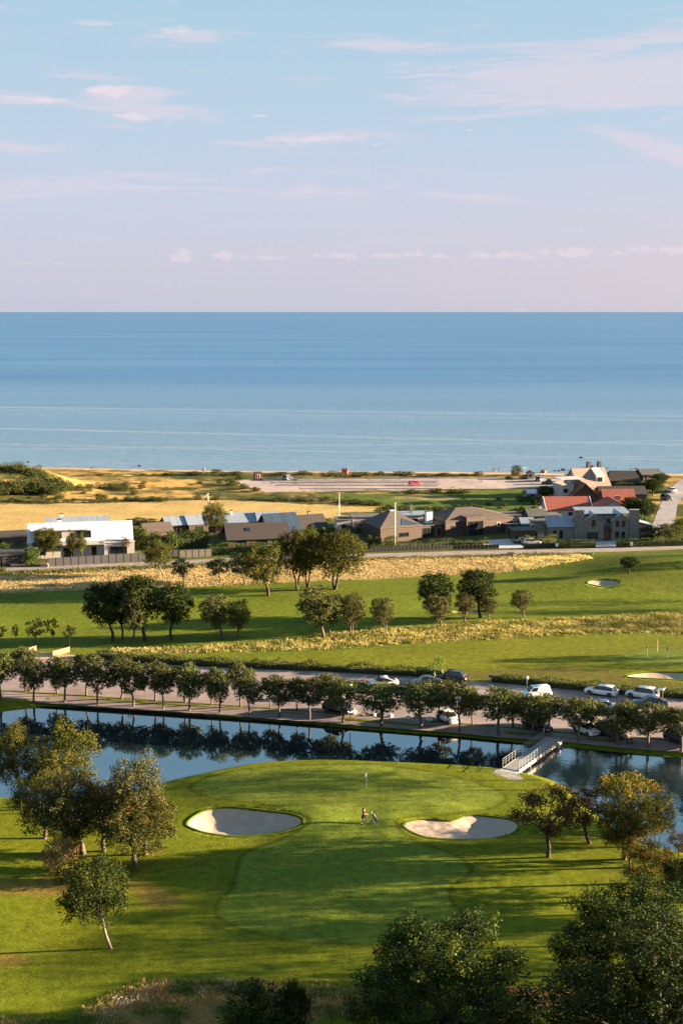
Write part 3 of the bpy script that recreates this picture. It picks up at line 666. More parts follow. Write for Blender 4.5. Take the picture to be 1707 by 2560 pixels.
proto('olive', 2, lambda s: (lobes_round(60 + s, 9, 2.6, 11.4, 16, (.32, .44)), 11.4, 9, dict(h_trunk=3.6, r0=.34, every=1, stems=1 + s), dict(nleaf=9500, ls=.31, droop=.2), 'birch', bark_dark))
proto('birch', 2, lambda s: (lobes_round(80 + s, 5.2, 3.0, 9.4, 13, (.32, .44), 1.2), 9.4, 5.2, dict(h_trunk=3.4, r0=.115, lean=(-.3, .1), every=1), dict(nleaf=15000, ls=.155, droop=.6, strands=.9), 'birch', bark_birch))
proto('autumn', 3, lambda s: (lobes_round(90 + s, 6.4, 2.0, 7.4, 13, (.28, .40)), 7.4, 6.4, dict(h_trunk=2.2, r0=.17, every=1, stems=1 + (s == 2)), dict(nleaf=13000, ls=.16), 'autumn', bark))
proto('russet', 2, lambda s: (lobes_round(110 + s, 6.2, 2.6, 7.2, 11, (.22, .32), .8), 7.2, 6.2, dict(h_trunk=2.5, r0=.17, every=1), dict(nleaf=5200, ls=.175), 'russet', bark_dark))
proto('whitebeam', 3, lambda s: (lobes_round(120 + s, 7.2, 2.0, 8.4, 15, (.30, .42)), 8.4, 7.2, dict(h_trunk=2.5, r0=.22, every=1), dict(nleaf=15000, ls=.18), 'willow', bark))
proto('oak', 3, lambda s: (lobes_round(130 + s, 13.4, .6, 13, 26, (.20, .34)), 13, 13, dict(h_trunk=3.5, r0=.45, every=2), dict(nleaf=76000, ls=.165, clump=.080, inner=.2, nclump=720), 'oak', bark_dark))
proto('sapling', 3, lambda s: (lobes_round(140 + s, 3.0, 1.6, 4.6, 9, (.26, .38), .9), 4.6, 3.0, dict(h_trunk=1.8, r0=.07, every=1), dict(nleaf=1300, ls=.17), 'maple', bark))
proto('pine', 2, lambda s: (lobes_round(150 + s, 4.8, 1.4, 6, 11, (.30, .40), .8), 6, 4.8, dict(h_trunk=1.8, r0=.14, every=2), dict(nleaf=3200, ls=.23), 'pine', bark_dark))
proto('shrub', 4, lambda s: (lobes_round(160 + s, 3.0, -.3, 2.0, 9, (.34, .5), .9), 2, 3, None, dict(nleaf=1100, ls=.24), 'shrub', None))
proto('bush', 3, lambda s: (lobes_round(170 + s, 3.0, -.3, 2.6, 10, (.34, .5), 1), 2.6, 3, None, dict(nleaf=1500, ls=.22), 'hedge', None))
proto('lime', 2, lambda s: (lobes_round(180 + s, 3.0, -.2, 2.6, 11, (.3, .42), 1), 2.6, 3, None, dict(nleaf=5000, ls=.11), 'lime', None))
proto('palebush', 2, lambda s: (lobes_round(190 + s, 3.0, -.2, 2.4, 12, (.24, .36), 1), 2.4, 3, dict(h_trunk=.5, r0=.05, stems=3, every=1), dict(nleaf=3600, ls=.12), 'pale', bark))
proto('darkbush', 2, lambda s: (lobes_round(200 + s, 4.4, -.2, 3.4, 14, (.28, .4), 1), 3.4, 4.4, None, dict(nleaf=11000, ls=.13), 'oak', None))
rt = random.Random(77)
def place(kind, px, py, top, wpx, label, cat='tree', name='tree', group=None, var=None, dx=0.0, rot=None, leaf=None, lift=0.0):
    """base pixel, top row and crown width in the photo -> a tree of that real size standing on the ground there"""
    p = G(px, py); hgt = TOPZ(p, top); wid = wpx * MPX(p)
    pl = PROTO[kind]; tm, cm, h0, w0 = pl[rt.randrange(len(pl)) if var is None else var % len(pl)][:4]
    r = thing(name, label, cat, p, rt.uniform(0, 6.28) if rot is None else rot, group, (wid / w0, wid / w0, hgt / h0))
    if tm: tk = obj('trunk', tm, r)
    c = obj('crown' if tm else 'foliage', cm, r)
    if leaf:
        c.data = cm.copy(); c.data.materials[0] = LEAF[leaf]
    if dx and tm:
        # crown carried off to one side of the foot
        a = -r.rotation_euler.z; q = Vector((dx * MPX(p) / (wid / w0), 0, 0)); q.rotate(Matrix.Rotation(a, 3, 'Z')); c.location = q
        t = tk; t.data = tm.copy()
        for vv in t.data.vertices: vv.co.x += q.x * min(1, (max(0, vv.co.z) / (h0 * .5)) ** 1.4) ; vv.co.y += q.y * min(1, (max(0, vv.co.z) / (h0 * .5)) ** 1.4)
    return r
# avenue along the pond, front row
FR = [(2, 1749, 1640, 84), (81, 1757, 1648, 66), (159, 1760, 1645, 84), (242, 1766, 1660, 82), (334, 1771, 1665, 76), (404, 1776, 1664, 70), (472, 1781, 1666, 72), (544, 1786, 1668, 66), (623, 1791, 1690, 76), (699, 1797, 1692, 76), (771, 1803, 1694, 74),
      (855, 1809, 1694, 84), (946, 1817, 1712, 104), (1053, 1824, 1714, 108), (1145, 1831, 1714, 92), (1241, 1838, 1724, 98), (1334, 1842, 1732, 96), (1440, 1855, 1750, 92), (1540, 1863, 1757, 104), (1618, 1869, 1755, 92), (1704, 1880, 1770, 84)]
for k, (x, y, t, w) in enumerate(FR):
    place('avenue', x + rt.uniform(-5, 5), y + rt.uniform(-1.5, 1.5), t + rt.uniform(-7, 7), w * rt.uniform(.94, 1.16), 'round-headed avenue tree in the row along the pond bank, %s from the left edge' % ORD[k], name='avenue_tree', group='avenue trees on the pond bank')
BR = [(63, 1729, 1625, 62), (142, 1733, 1638, 70), (218, 1739, 1634, 74), (300, 1747, 1640, 72), (385, 1752, 1652, 70), (459, 1756, 1655, 66), (526, 1762, 1668, 60), (599, 1767, 1658, 62), (674, 1771, 1682, 56), (744, 1777, 1690, 56), (822, 1780, 1680, 84),
      (1092, 1802, 1706, 78), (1184, 1812, 1716, 64), (1281, 1819, 1732, 70), (1374, 1827, 1736, 72), (1473, 1834, 1746, 70), (1567, 1843, 1756, 66), (1670, 1851, 1765, 70)]
for k, (x, y, t, w) in enumerate(BR):
    place('avenue', x + rt.uniform(-5, 5), y, t + rt.uniform(-6, 6), w * rt.uniform(.95, 1.2), 'avenue tree in the back row between path and car park, %s from the left edge' % ORD[k], name='avenue_tree', group='avenue trees beside the car park')
# trees on the course
MID = [('maple', 282, 1604, 1456, 108, -16, 'dark spreading maple at the left of the fairway clump'), ('maple', 364, 1602, 1441, 112, -14, 'tallest dark maple in the middle of the fairway clump'),
       ('maple', 307, 1596, 1470, 70, -4, 'dark maple half hidden at the back of the fairway clump'), ('willow', 335, 1609, 1474, 78, 8, 'grey-brown tree in front of the dark maple clump'), ('maple', 429, 1599, 1458, 100, 6, 'dark maple standing at the right of the fairway clump'),
       ('willow', 555, 1596, 1485, 86, -14, 'olive willow right of the maple clump, with a leaning trunk'), ('willow', 594, 1598, 1500, 58, 4, 'smaller olive willow overlapping the leaning willow on its right'),
       ('willow', 810, 1593, 1467, 108, -16, 'broad multi-stemmed willow in the middle of the fairway'), ('willow', 825, 1587, 1484, 56, 6, 'slim willow behind the broad multi-stemmed one'), ('willow', 878, 1589, 1483, 68, 2, 'rounded willow just right of the broad multi-stemmed one'),
       ('willow', 966, 1580, 1493, 62, -10, 'small lone willow on the edge of the golden grass strip'), ('maple', 1092, 1553, 1430, 98, -8, 'dark open-crowned tree behind the small whitebeams'), ('willow', 1101, 1569, 1487, 64, -8, 'small round whitebeam in front of the dark open-crowned tree'),
       ('maple', 1201, 1545, 1426, 100, -12, 'dense dark tree standing tallest on the right fairway'), ('willow', 1162, 1558, 1482, 56, -2, 'small whitebeam left in front of the dense dark tree'), ('willow', 1222, 1554, 1487, 46, -5, 'small whitebeam right in front of the dense dark tree'),
       ('willow', 1311, 1544, 1473, 50, -9, 'lone small tree between the dense dark tree and the far bunker'), ('maple', 1573, 1433, 1391, 54, -2, 'small flat-topped tree on the mound near the coast road'),
       ('birch', 411, 1440, 1348, 76, -14, 'feathery birch beside the coast road near the white house'), ('pine', 459, 1460, 1394, 54, -3, 'small blue-green pine in the straw grass'), ('pine', 552, 1456, 1396, 56, -8, 'second blue-green pine in the straw grass, further right'),
       ('pine', 612, 1460, 1380, 60, -18, 'dark small tree tucked behind the roundish tree by the straw'), ('olive', 671, 1489, 1363, 112, -14, 'roundish dark tree standing forward of the roadside pair'), ('olive', 743, 1475, 1322, 84, -2, 'tall roadside tree, left of the twin trunks'),
       ('olive', 769, 1469, 1317, 80, 2, 'tall roadside tree, the right twin trunk'), ('olive', 837, 1473, 1328, 132, 6, 'broadest roadside tree with a forked trunk')]
for kd, x, y, t, w, dx, lab in MID: place(kd, x, y, t, w, lab, dx=dx, name={'pine': 'pine_tree', 'birch': 'birch_tree', 'maple': 'maple_tree', 'willow': 'willow_tree'}.get(kd, 'tree'), group='trees on the golf course')
for k, (x, y, t, w) in enumerate([(5, 1609, 1562, 28), (40, 1614, 1560, 16), (91, 1616, 1548, 56), (132, 1614, 1543, 34), (176, 1618, 1564, 28)]):
    place('sapling', x, y, t, w, 'young sapling behind the wooden fence, %s from the left edge' % ORD[k], name='sapling', group='saplings at the left edge')
# near trees, left bank
place('birch', 56, 2033, 1806, 86, 'white-barked birch at the pond edge on the far left', dx=-16, name='birch_tree', var=0)
place('birch', -22, 2020, 1800, 70, 'birch cut by the left edge beside the pond', dx=0, name='birch_tree', var=1)
place('birch', 150, 2022, 1803, 165, 'tall yellow-green tree behind the bank shrubs on the left', dx=14, var=1)
place('whitebeam', 110, 2015, 1880, 90, 'dark green tree in the shade between birch and tall tree', leaf='maple')
place('whitebeam', 209, 2135, 1940, 205, 'wide grey-leaved tree with a crooked trunk on the left slope', dx=-36, var=0)
place('whitebeam', 364, 2136, 1894, 150, 'grey-leaved tree nearest the pond corner, back of the pair', dx=-20, var=1)
place('whitebeam', 342, 2167, 1995, 205, 'front tree of the pair by the left bunker, with russet tips', dx=-4, var=2, leaf='tips')
place('palebush', 150, 2180, 2095, 92, 'pale straw-coloured shrub on the left slope', cat='shrub', name='shrub', var=0)
place('palebush', 178, 2140, 2050, 62, 'smaller pale shrub behind the straw-coloured one', cat='shrub', name='shrub', var=1)
place('lime', 205, 2205, 2140, 80, 'yellow-green shrub behind the weeping birch', cat='shrub', name='shrub', var=0)
place('lime', 262, 2200, 2130, 48, 'small yellow-green shrub just right of the weeping birch top', cat='shrub', name='shrub', var=1)
place('birch', 278, 2371, 2145, 176, 'weeping birch with a leaning pale trunk alone on the lower left slope', dx=-42, name='birch_tree', var=0, leaf='oak')
# near trees, right bank
place('russet', 1369, 2143, 1972, 178, 'open russet tree with a leaning dark trunk right of the bunker', dx=-8, var=0)
place('russet', 1473, 2109, 1968, 150, 'reddish spreading tree left of the orange tree', dx=-26, var=1)
place('autumn', 1560, 2148, 1940, 205, 'large orange-topped autumn tree on the right bank', dx=-6, var=0)
place('autumn', 1575, 2170, 2030, 125, 'pinkish-green autumn tree in front of the large orange one', dx=-8, var=1)
place('autumn', 1639, 2120, 1990, 80, 'thin airy tree at the water right of the orange tree', dx=8, var=2, leaf='willow')
place('russet', 1695, 2150, 2080, 60, 'low twiggy tree at the right edge beside the water', var=1)
place('autumn', 1640, 2244, 2120, 168, 'low rusty-green tree below the orange tree at the right edge', dx=-8, var=2)
place('whitebeam', 1725, 2300, 2140, 150, 'dark tree cut by the right edge above the big oak', leaf='oak')
place('whitebeam', 1765, 2110, 1970, 130, 'dark branch of a tree reaching in at the right edge over the water', leaf='maple')
# foreground oaks
place('oak', 1118, 2690, 2314, 462, 'big dense oak at the bottom of the frame, left of the two', name='oak_tree', var=0)
place('oak', 1600, 2560, 2232, 400, 'big oak in the right corner, the yellow-topped one behind', name='oak_tree', var=1)
place('oak', 1645, 2740, 2335, 560, 'big dark oak filling the bottom right corner', name='oak_tree', var=2)
place('darkbush', 665, 2600, 2468, 225, 'dark leafy bush at the bottom edge in the wild grass', cat='bush', name='bush', var=0)
place('darkbush', 735, 2590, 2446, 70, 'upright dark bush growing out of the bottom-edge bush on its right', cat='bush', name='bush', var=1)
# belt of trees standing beyond the right edge: only their long shadows reach the picture
def belt():
    rng = random.Random(5); V, Fq, T = [], [], []; n = 0
    spots = [(1800, 2112, 9, 1), (1850, 2160, 9.5, 1), (1800, 2200, 9, 1), (1905, 2238, 10, 1), (1835, 2272, 9.5, 1), (1890, 2306, 10, 1), (1990, 2195, 10, 1), (2010, 2345, 11, 1), (2060, 2420, 9, 1), (2250, 2400, 11, 0), (2150, 2090, 8, 1), (1960, 2058, 9, 1), (2300, 2480, 10, 0), (2400, 2300, 12, 0), (2190, 1928, 14.5, 1), (2260, 1950, 15, 1),
             (1860, 1500, 8, 0), (1960, 1520, 9, 0), (2080, 1545, 9, 0), (1800, 1525, 6.5, 0), (2200, 1560, 10, 0), (1900, 1640, 7, 0), (2020, 1655, 8, 0), (1930, 1440, 8, 0), (2050, 1420, 9, 0)]
    for (px, py, hgt, tall) in spots:
        x, y = P0(px, py); pr = PROTO[rng.choice(['whitebeam', 'autumn', 'willow'])][0]; s = hgt / pr[2]; a = rng.uniform(0, 6.28)
        v = pr[4].copy(); f = pr[5]
        if tall: v[:, 2] = pr[2] * .40 + v[:, 2] * .60
        v = np.stack([v[:, 0] * math.cos(a) - v[:, 1] * math.sin(a), v[:, 0] * math.sin(a) + v[:, 1] * math.cos(a), v[:, 2]], 1) * s + np.array([x, y, 0])
        nl = 2600 if tall else 3500; sel = np.random.default_rng(int(px)).permutation(len(f))[:nl]; k = sel; V.append(v.reshape(-1, 4, 3)[sel].reshape(-1, 3)); Fq.append(f[:len(sel)] + n); n += len(V[-1]); T.append(pr[6][k][:len(Fq[-1])])
        mb = MB().tube([(x, y, -.3), (x, y, hgt * .55)], [.2, .12], 5); q = np.array([tuple(p) for p in mb.v]); fq = np.array([g for g in mb.f if len(g) == 4])
        V.append(q); Fq.append(fq + n); n += len(q); T.append(np.zeros(len(fq)))
    o = obj('tree_belt', mesh_np('tree_belt', np.concatenate(V), np.concatenate(Fq), LEAF['willow'], False, np.concatenate(T)))
    tag(o, 'belt of course trees beyond the right edge of the view', 'trees', kind='stuff')
belt()

# ------------------------------------------------------------------ hedges, rough grass, scrub
def edge_pts(px, n):
    a = resample(px, n); return [G(*p) for p in a]
def hedge(px, height, width, label, leaf='hedge', ls=.20, dens=26, name='hedge', cat='hedge', jag=.12, seed=0, group=None):
    """leafy bank or clipped hedge that follows a line on the ground"""
    rng = np.random.default_rng(seed + 11); P = np.array([tuple(p) for p in edge_pts(px, 24)]); c = P.mean(0)
    seg = np.linalg.norm(np.diff(P, axis=0), axis=1); L = seg.sum(); n = int(L * (2 * height + width) * dens * 1.7)
    t = rng.random(n) * L; cum = np.concatenate([[0], np.cumsum(seg)])
    base = np.stack([np.interp(t, cum, P[:, k]) for k in range(3)], 1); dr = unit(np.stack([np.interp(t, cum[:-1], np.diff(P[:, k]) / seg) for k in range(3)], 1))
    side = np.stack([-dr[:, 1], dr[:, 0], 0 * dr[:, 0]], 1)
    per = rng.random(n) * (2 * height + width); hh = height * (1 + (vnoise(t / 1.7, t * 0, seed) - .5) * jag * 4 + (vnoise(t / 5, t * 0 + 3, seed) - .5) * jag * 3)
    u = np.where(per < height, -.5, np.where(per < height + width, (per - height) / width - .5, .5))
    z = np.where(per < height, per / height, np.where(per < height + width, 1.0, (per - height - width) / height)) * hh
    p = base + side * (u * width)[:, None] + np.array([0, 0, 1]) * z[:, None]; p += rng.normal(size=p.shape) * jag * .6
    nrm = side * np.where(u <= -.5, -1, np.where(u >= .5, 1, 0))[:, None] + np.array([0, 0, 1]) * (abs(u) < .5)[:, None]
    v, f = leaf_quads(p - c, nrm, ls, rng); tone = np.clip(.6 * rng.random(n) + .4 * vnoise(t, z * 2, seed), 0, 1)
    r = thing(name, label, cat, c, 0, group); obj('foliage', mesh_np('foliage', v, f, LEAF[leaf], False, tone), r)
    mb = MB()                                                        # solid twiggy core so that no light leaks through
    for i in range(0, 23, 2):
        a, b = P[i] - c, P[min(23, i + 2)] - c; d = unit((b - a)[None])[0]; s = np.array([-d[1], d[0], 0]) * width * .30; up = np.array([0, 0, height * .66])
        mb.add([a - s, b - s, b - s + up, a - s + up, a + s, b + s, b + s + up, a + s + up], [(0, 1, 2, 3), (5, 4, 7, 6), (3, 2, 6, 7), (4, 0, 3, 7), (1, 5, 6, 2)])
    mb.build('twigs', mat('hedge_core', (.035, .045, .014), .95), r)
    return r
hedge([(240, 1642), (327, 1652), (450, 1660), (570, 1666), (700, 1671), (803, 1675), (930, 1683), (1035, 1690)], 1.0, 1.7, 'long low green verge hedge behind the car park, left stretch', 'shrub', .26, 22, jag=.22, seed=1)
hedge([(1040, 1689), (1070, 1691), (1105, 1694)], 1.9, 1.8, 'taller leafy clump of hedge beside the black car at the back of the car park', 'hedge', .26, 22, jag=.25, seed=2)
hedge([(1230, 1703), (1308, 1710), (1400, 1719), (1475, 1726), (1577, 1736), (1707, 1745), (1780, 1751)], 1.15, 1.5, 'long green hedge behind the white cars at the back of the car park', 'hedge', .24, 24, jag=.16, seed=3)
hedge([(855, 1712), (950, 1722), (1060, 1730), (1180, 1738)], .9, 1.0, 'low dark hedge hidden behind the avenue crowns in the car park', 'maple', .24, 20, jag=.1, seed=4)
# clipped garden hedges
hedge([(520, 1386), (600, 1383), (690, 1379)], 2.2, 2.0, 'long clipped dark hedge left of the roadside trees', 'hedge', .22, 22, jag=.06, seed=5)
hedge([(1394, 1370), (1440, 1369), (1486, 1368)], 1.9, 1.5, 'clipped hedge left of the stone house driveway', 'hedge', .2, 24, jag=.05, seed=6)
hedge([(1541, 1368), (1620, 1366), (1760, 1362)], 1.8, 1.5, 'clipped hedge in front of the stone house, right of its driveway', 'hedge', .2, 24, jag=.05, seed=7)
hedge([(1386, 1350), (1410, 1349), (1428, 1349)], 1.2, 1.0, 'low hedge stub beside the left chimney of the stone house', 'hedge', .2, 24, jag=.05, seed=8)
hedge([(1312, 1356), (1350, 1358), (1388, 1356)], 1.5, 2.2, 'bright green bank of shrubs above the black fence by the driveway', 'lime', .2, 24, jag=.2, seed=9)
hedge([(445, 1371), (480, 1369), (520, 1366)], 3.4, 3.0, 'rounded dark garden hedge behind the grey fence', 'hedge', .24, 20, jag=.14, seed=10)
hedge([(925, 1372), (990, 1369), (1060, 1364), (1130, 1360)], .8, 1.6, 'mixed shrubs along the fence of the brown timber house', 'shrub', .2, 22, jag=.3, seed=12)
hedge([(1137, 1361), (1180, 1360), (1220, 1358)], .9, 1.8, 'flower bed of pale shrubs in front of the right timber wing', 'shrub', .2, 22, jag=.3, seed=13)

def blades(name, poly, n, hgt, wid, leaf, seed, label=None, cat='grass', zmax=None, clump=3.0, thin=.0, mott=.45):
    """standing grass over a zone: thin bent triangles in tufts, one object"""
    rng = np.random.default_rng(seed); x0, y0 = poly.min(0); x1, y1 = poly.max(0); P = np.zeros((0, 2))
    while len(P) < n:
        q = rng.random((n, 2)) * [x1 - x0, y1 - y0] + [x0, y0]
        ok = (sdist(poly, q[:, 0], q[:, 1]) + (rng.random(n) - .5) * 2.4 > 0) & (vnoise(q[:, 0] / clump, q[:, 1] / clump * 1.5, seed) + rng.random(n) * .6 > .25 + thin)
        P = np.concatenate([P, q[ok]])
    P = P[:n]; z = hfun(P[:, 0], P[:, 1]); k = 4
    hh = hgt * (.55 + .9 * vnoise(P[:, 0] / clump, P[:, 1] / clump, seed + 2)) * rng.uniform(.6, 1.2, n)
    b = np.repeat(np.stack([P[:, 0], P[:, 1], z - .03], 1), k, 0) + np.concatenate([rng.normal(size=(n * k, 2)) * .12, np.zeros((n * k, 1))], 1)
    a = rng.random(n * k) * 6.283; lean = rng.random(n * k) * .5; hh = np.repeat(hh, k) * rng.uniform(.7, 1.2, n * k)
    tip = b + np.stack([np.cos(a) * lean * hh, np.sin(a) * lean * hh, hh], 1)
    a2 = a + 1.57 + rng.normal(size=n * k) * .5; w = np.stack([np.cos(a2), np.sin(a2), 0 * a], 1) * wid * .5
    v = np.stack([b - w, b + w, tip], 1).reshape(-1, 3); f = np.arange(n * k * 3).reshape(-1, 3)
    tone = np.clip(.35 * rng.random(n * k) + mott * np.repeat(sstep(.2, .8, vnoise(P[:, 0] / 2.2, P[:, 1] / 1.6, seed + 9)), k) + .2 - .25 * (mott > .6), 0, 1)
    o = obj(name, mesh_np(name, v, f, LEAF[leaf], False, tone)); tag(o, label, cat, kind='stuff'); return o
LEAF['straw'] = leafmat('straw_blade', [(.32, .25, .125), (.45, .355, .185), (.58, .47, .27)], .3)
LEAF['fescue'] = leafmat('fescue_blade', [(.12, .125, .030), (.27, .215, .085), (.48, .38, .18)], .3)
LEAF['wild'] = leafmat('wild_blade', [(.05, .085, .014), (.11, .125, .026), (.28, .18, .07), (.44, .28, .13)], .25)
LEAF['verge'] = leafmat('verge_blade', [(.050, .060, .014), (.085, .092, .020), (.14, .13, .03)], .25)
blades('straw_grass', STRA, 15000, .24, .16, 'straw', 1, 'strip of tall golden straw grass along the coast road', clump=2.5)
blades('straw_grass', STRB, 3000, .26, .16, 'straw', 2, 'golden straw grass block right of the mown gap by the road', clump=2.5)
blades('fescue_grass', FESC, 10500, .38, .13, 'fescue', 3, 'band of golden fescue across the middle of the course', clump=3.0, thin=.12, mott=.62)
blades('road_verge_grass', VERGE, 3500, .45, .15, 'verge', 4, 'green verge grass on the near side of the coast road', clump=3, thin=.15)
blades('wild_grass', WILD, 15000, .30, .06, 'wild', 5, 'tangle of wild brown and green grass along the bottom edge', clump=1.3, mott=.8)
def flowers(name, pts, n, r, hgt, size, col, label, seed):
    rng = np.random.default_rng(seed); V, Fq, k = [], [], 0
    for (px, py) in pts:
        c = G(px, py)
        for i in range(n):
            q = c + Vector((rng.normal() * r, rng.normal() * r * .6, 0)); hz = hgt * rng.uniform(.6, 1.2)
            for j in range(5):
                p = q + Vector((rng.normal() * size, rng.normal() * size, hz - j * size * 1.1)); d = rng.normal(size=3); d /= np.linalg.norm(d); e = np.cross(d, rng.normal(size=3)); e /= np.linalg.norm(e)
                p = np.array(p); V += [p - d * size, p + e * size, p + d * size, p - e * size]; Fq.append((k, k + 1, k + 2, k + 3)); k += 4
    tag(obj(name, mesh_np(name, V, Fq, mat(name, col, .8, .2))), label, 'flowers', kind='stuff')
flowers('white_flowers', [(300, 2508), (318, 2512), (335, 2508), (310, 2518), (560, 2466), (510, 2490), (585, 2470), (260, 2545)], 11, .45, .6, .030, (.50, .47, .44), 'white wildflowers in the bottom-left wild grass', 1)
flowers('rust_dock', [(390, 2482), (402, 2490), (425, 2504), (530, 2498), (545, 2504), (490, 2470), (380, 2500), (600, 2490), (470, 2520), (350, 2530)], 16, .5, .55, .035, (.26, .09, .04), 'rust-red dock seed heads in the bottom wild grass', 3)
flowers('purple_loosestrife', [(1272, 2500), (1300, 2506), (1320, 2510), (1385, 2506), (1262, 2510)], 9, .35, 1.1, .045, (.42, .07, .22), 'magenta flower spikes beside the track between the oaks', 2)

# scrub on the dunes
SC = [(150, 1248, 26, 11), (110, 1245, 20, 9), (35, 1252, 22, 8), (255, 1250, 28, 14), (335, 1236, 18, 8), (355, 1222, 18, 10), (342, 1250, 18, 9), (382, 1250, 20, 9), (245, 1240, 14, 6), (495, 1250, 20, 12), (540, 1250, 24, 8), (210, 1235, 16, 6), (50, 1253, 16, 6), (185, 1252, 14, 6),
      (540, 1184, 26, 10), (560, 1190, 30, 8), (590, 1188, 30, 9), (420, 1188, 34, 6), (490, 1187, 40, 7), (360, 1190, 22, 6), (360, 1210, 16, 7), (500, 1210, 18, 6), (550, 1208, 16, 6), (250, 1190, 22, 6), (600, 1200, 26, 14), (580, 1212, 30, 14), (610, 1222, 24, 12), (640, 1228, 24, 10),
      (700, 1188, 34, 7), (760, 1186, 40, 7), (835, 1189, 60, 9), (900, 1190, 50, 9), (950, 1188, 30, 8), (1010, 1188, 50, 8), (1060, 1192, 40, 8), (1110, 1190, 40, 7), (1160, 1190, 30, 6), (1195, 1188, 26, 8), (1290, 1190, 26, 24), (1310, 1198, 24, 10), (1270, 1198, 20, 7), (1430, 1191, 30, 9), (1465, 1190, 26, 8), (1490, 1192, 26, 7), (1350, 1193, 20, 6), (1560, 1196, 30, 16), (1590, 1200, 20, 12),
      (815, 1252, 40, 9), (850, 1257, 40, 9), (890, 1260, 40, 10), (925, 1262, 36, 10), (700, 1252, 60, 7), (760, 1252, 50, 7), (640, 1250, 40, 6), (1030, 1233, 40, 7), (1090, 1230, 40, 8), (1130, 1232, 34, 9), (1160, 1233, 34, 9), (1100, 1280, 36, 12), (1060, 1284, 40, 16), (1010, 1283, 36, 18), (970, 1282, 34, 18), (945, 1286, 22, 14), (1090, 1275, 24, 10), (1120, 1275, 30, 10), (1145, 1272, 30, 9), (1180, 1268, 30, 8), (945, 1264, 26, 9), (1160, 1248, 12, 4), (1220, 1262, 14, 5), (1245, 1250, 14, 6),
      (1218, 1278, 20, 9), (1262, 1265, 20, 8), (1250, 1272, 16, 7), (1160, 1270, 20, 8), (1200, 1270, 18, 6), (1300, 1255, 24, 16), (1318, 1252, 22, 12), (1335, 1256, 20, 10), (1300, 1285, 30, 16), (1330, 1288, 34, 18), (1355, 1285, 26, 12), (1280, 1286, 22, 12),
      (325, 1311, 40, 12), (350, 1310, 40, 16), (380, 1311, 40, 14), (410, 1310, 24, 9), (290, 1310, 24, 8), (270, 1309, 14, 6), (455, 1300, 18, 6), (600, 1302, 16, 5), (735, 1303, 26, 9), (765, 1306, 30, 16), (820, 1302, 30, 6), (1560, 1188, 20, 6), (8, 1430, 18, 12), (1410, 1388, 0, 0), (1275, 1387, 20, 6), (300, 1400, 0, 0)]
def shrub_label(x, y):
    if y > 1380: return 'small green shrub on the verge of the coast road'
    if y > 1290: return 'dark shrub between the hay field and the house roofs'
    if y > 1256 and x > 900: return 'dark shrub in the damp meadow behind the timber house'
    if x > 1170: return 'shrub in the sandy grass near the beach kiosk' if y < 1200 else 'dark shrub dotting the green meadow left of the white cube house'
    if y > 1222: return 'low shrub along the seaward edge of the hay field' if x < 700 else 'low shrub in the hedge line below the beach car park'
    return 'low shrub on the dune grass left of the beach car park' if x < 660 else 'low shrub on the strip between beach and car park'
for k, (x, y, w, hh) in enumerate([q for q in SC if q[2]]):
    place('shrub', x, y, y - hh * 1.15, w * 1.1, shrub_label(x, y), cat='shrub', name='shrub', group='scattered coastal shrubs')
def scrub_mass():
    rng = np.random.default_rng(3); V, Fq, T, n = [], [], [], 0
    pts = []
    for k in range(190):
        px, py = rng.uniform(-120, 175), rng.uniform(1196, 1238)
        if px > 60 and py < 1200 + (px - 60) * .12: continue
        pts.append((px, py, rng.uniform(22, 46)))
    for k in range(70): pts.append((rng.uniform(110, 340), rng.normal(1222, 4), rng.uniform(10, 24)))
    for k in range(40): pts.append((rng.uniform(-60, 300), rng.normal(1257, 1.5), rng.uniform(8, 18)))
    for k in range(34): pts.append((rng.uniform(270, 420), rng.normal(1252, 1.5), rng.uniform(8, 18)))
    for px, py, w in pts:
        p = G(px, py); pr = PROTO['shrub'][rng.integers(4)]; s = w * MPX(p) / pr[3]
        v = pr[4][:480 * 4] * np.array([s, s, s * .8]) + np.array(tuple(p)); f = pr[5][:480]; V.append(v); Fq.append(f + n); T.append(np.clip(pr[6][:480] * .8 + rng.uniform(-.1, .25), 0, 1)); n += len(v)
    tag(obj('dune_scrub', mesh_np('dune_scrub', np.concatenate(V), np.concatenate(Fq), LEAF['shrub'], False, np.concatenate(T))), 'dense green scrub covering the dune hill on the left', 'scrub', kind='stuff')
scrub_mass()
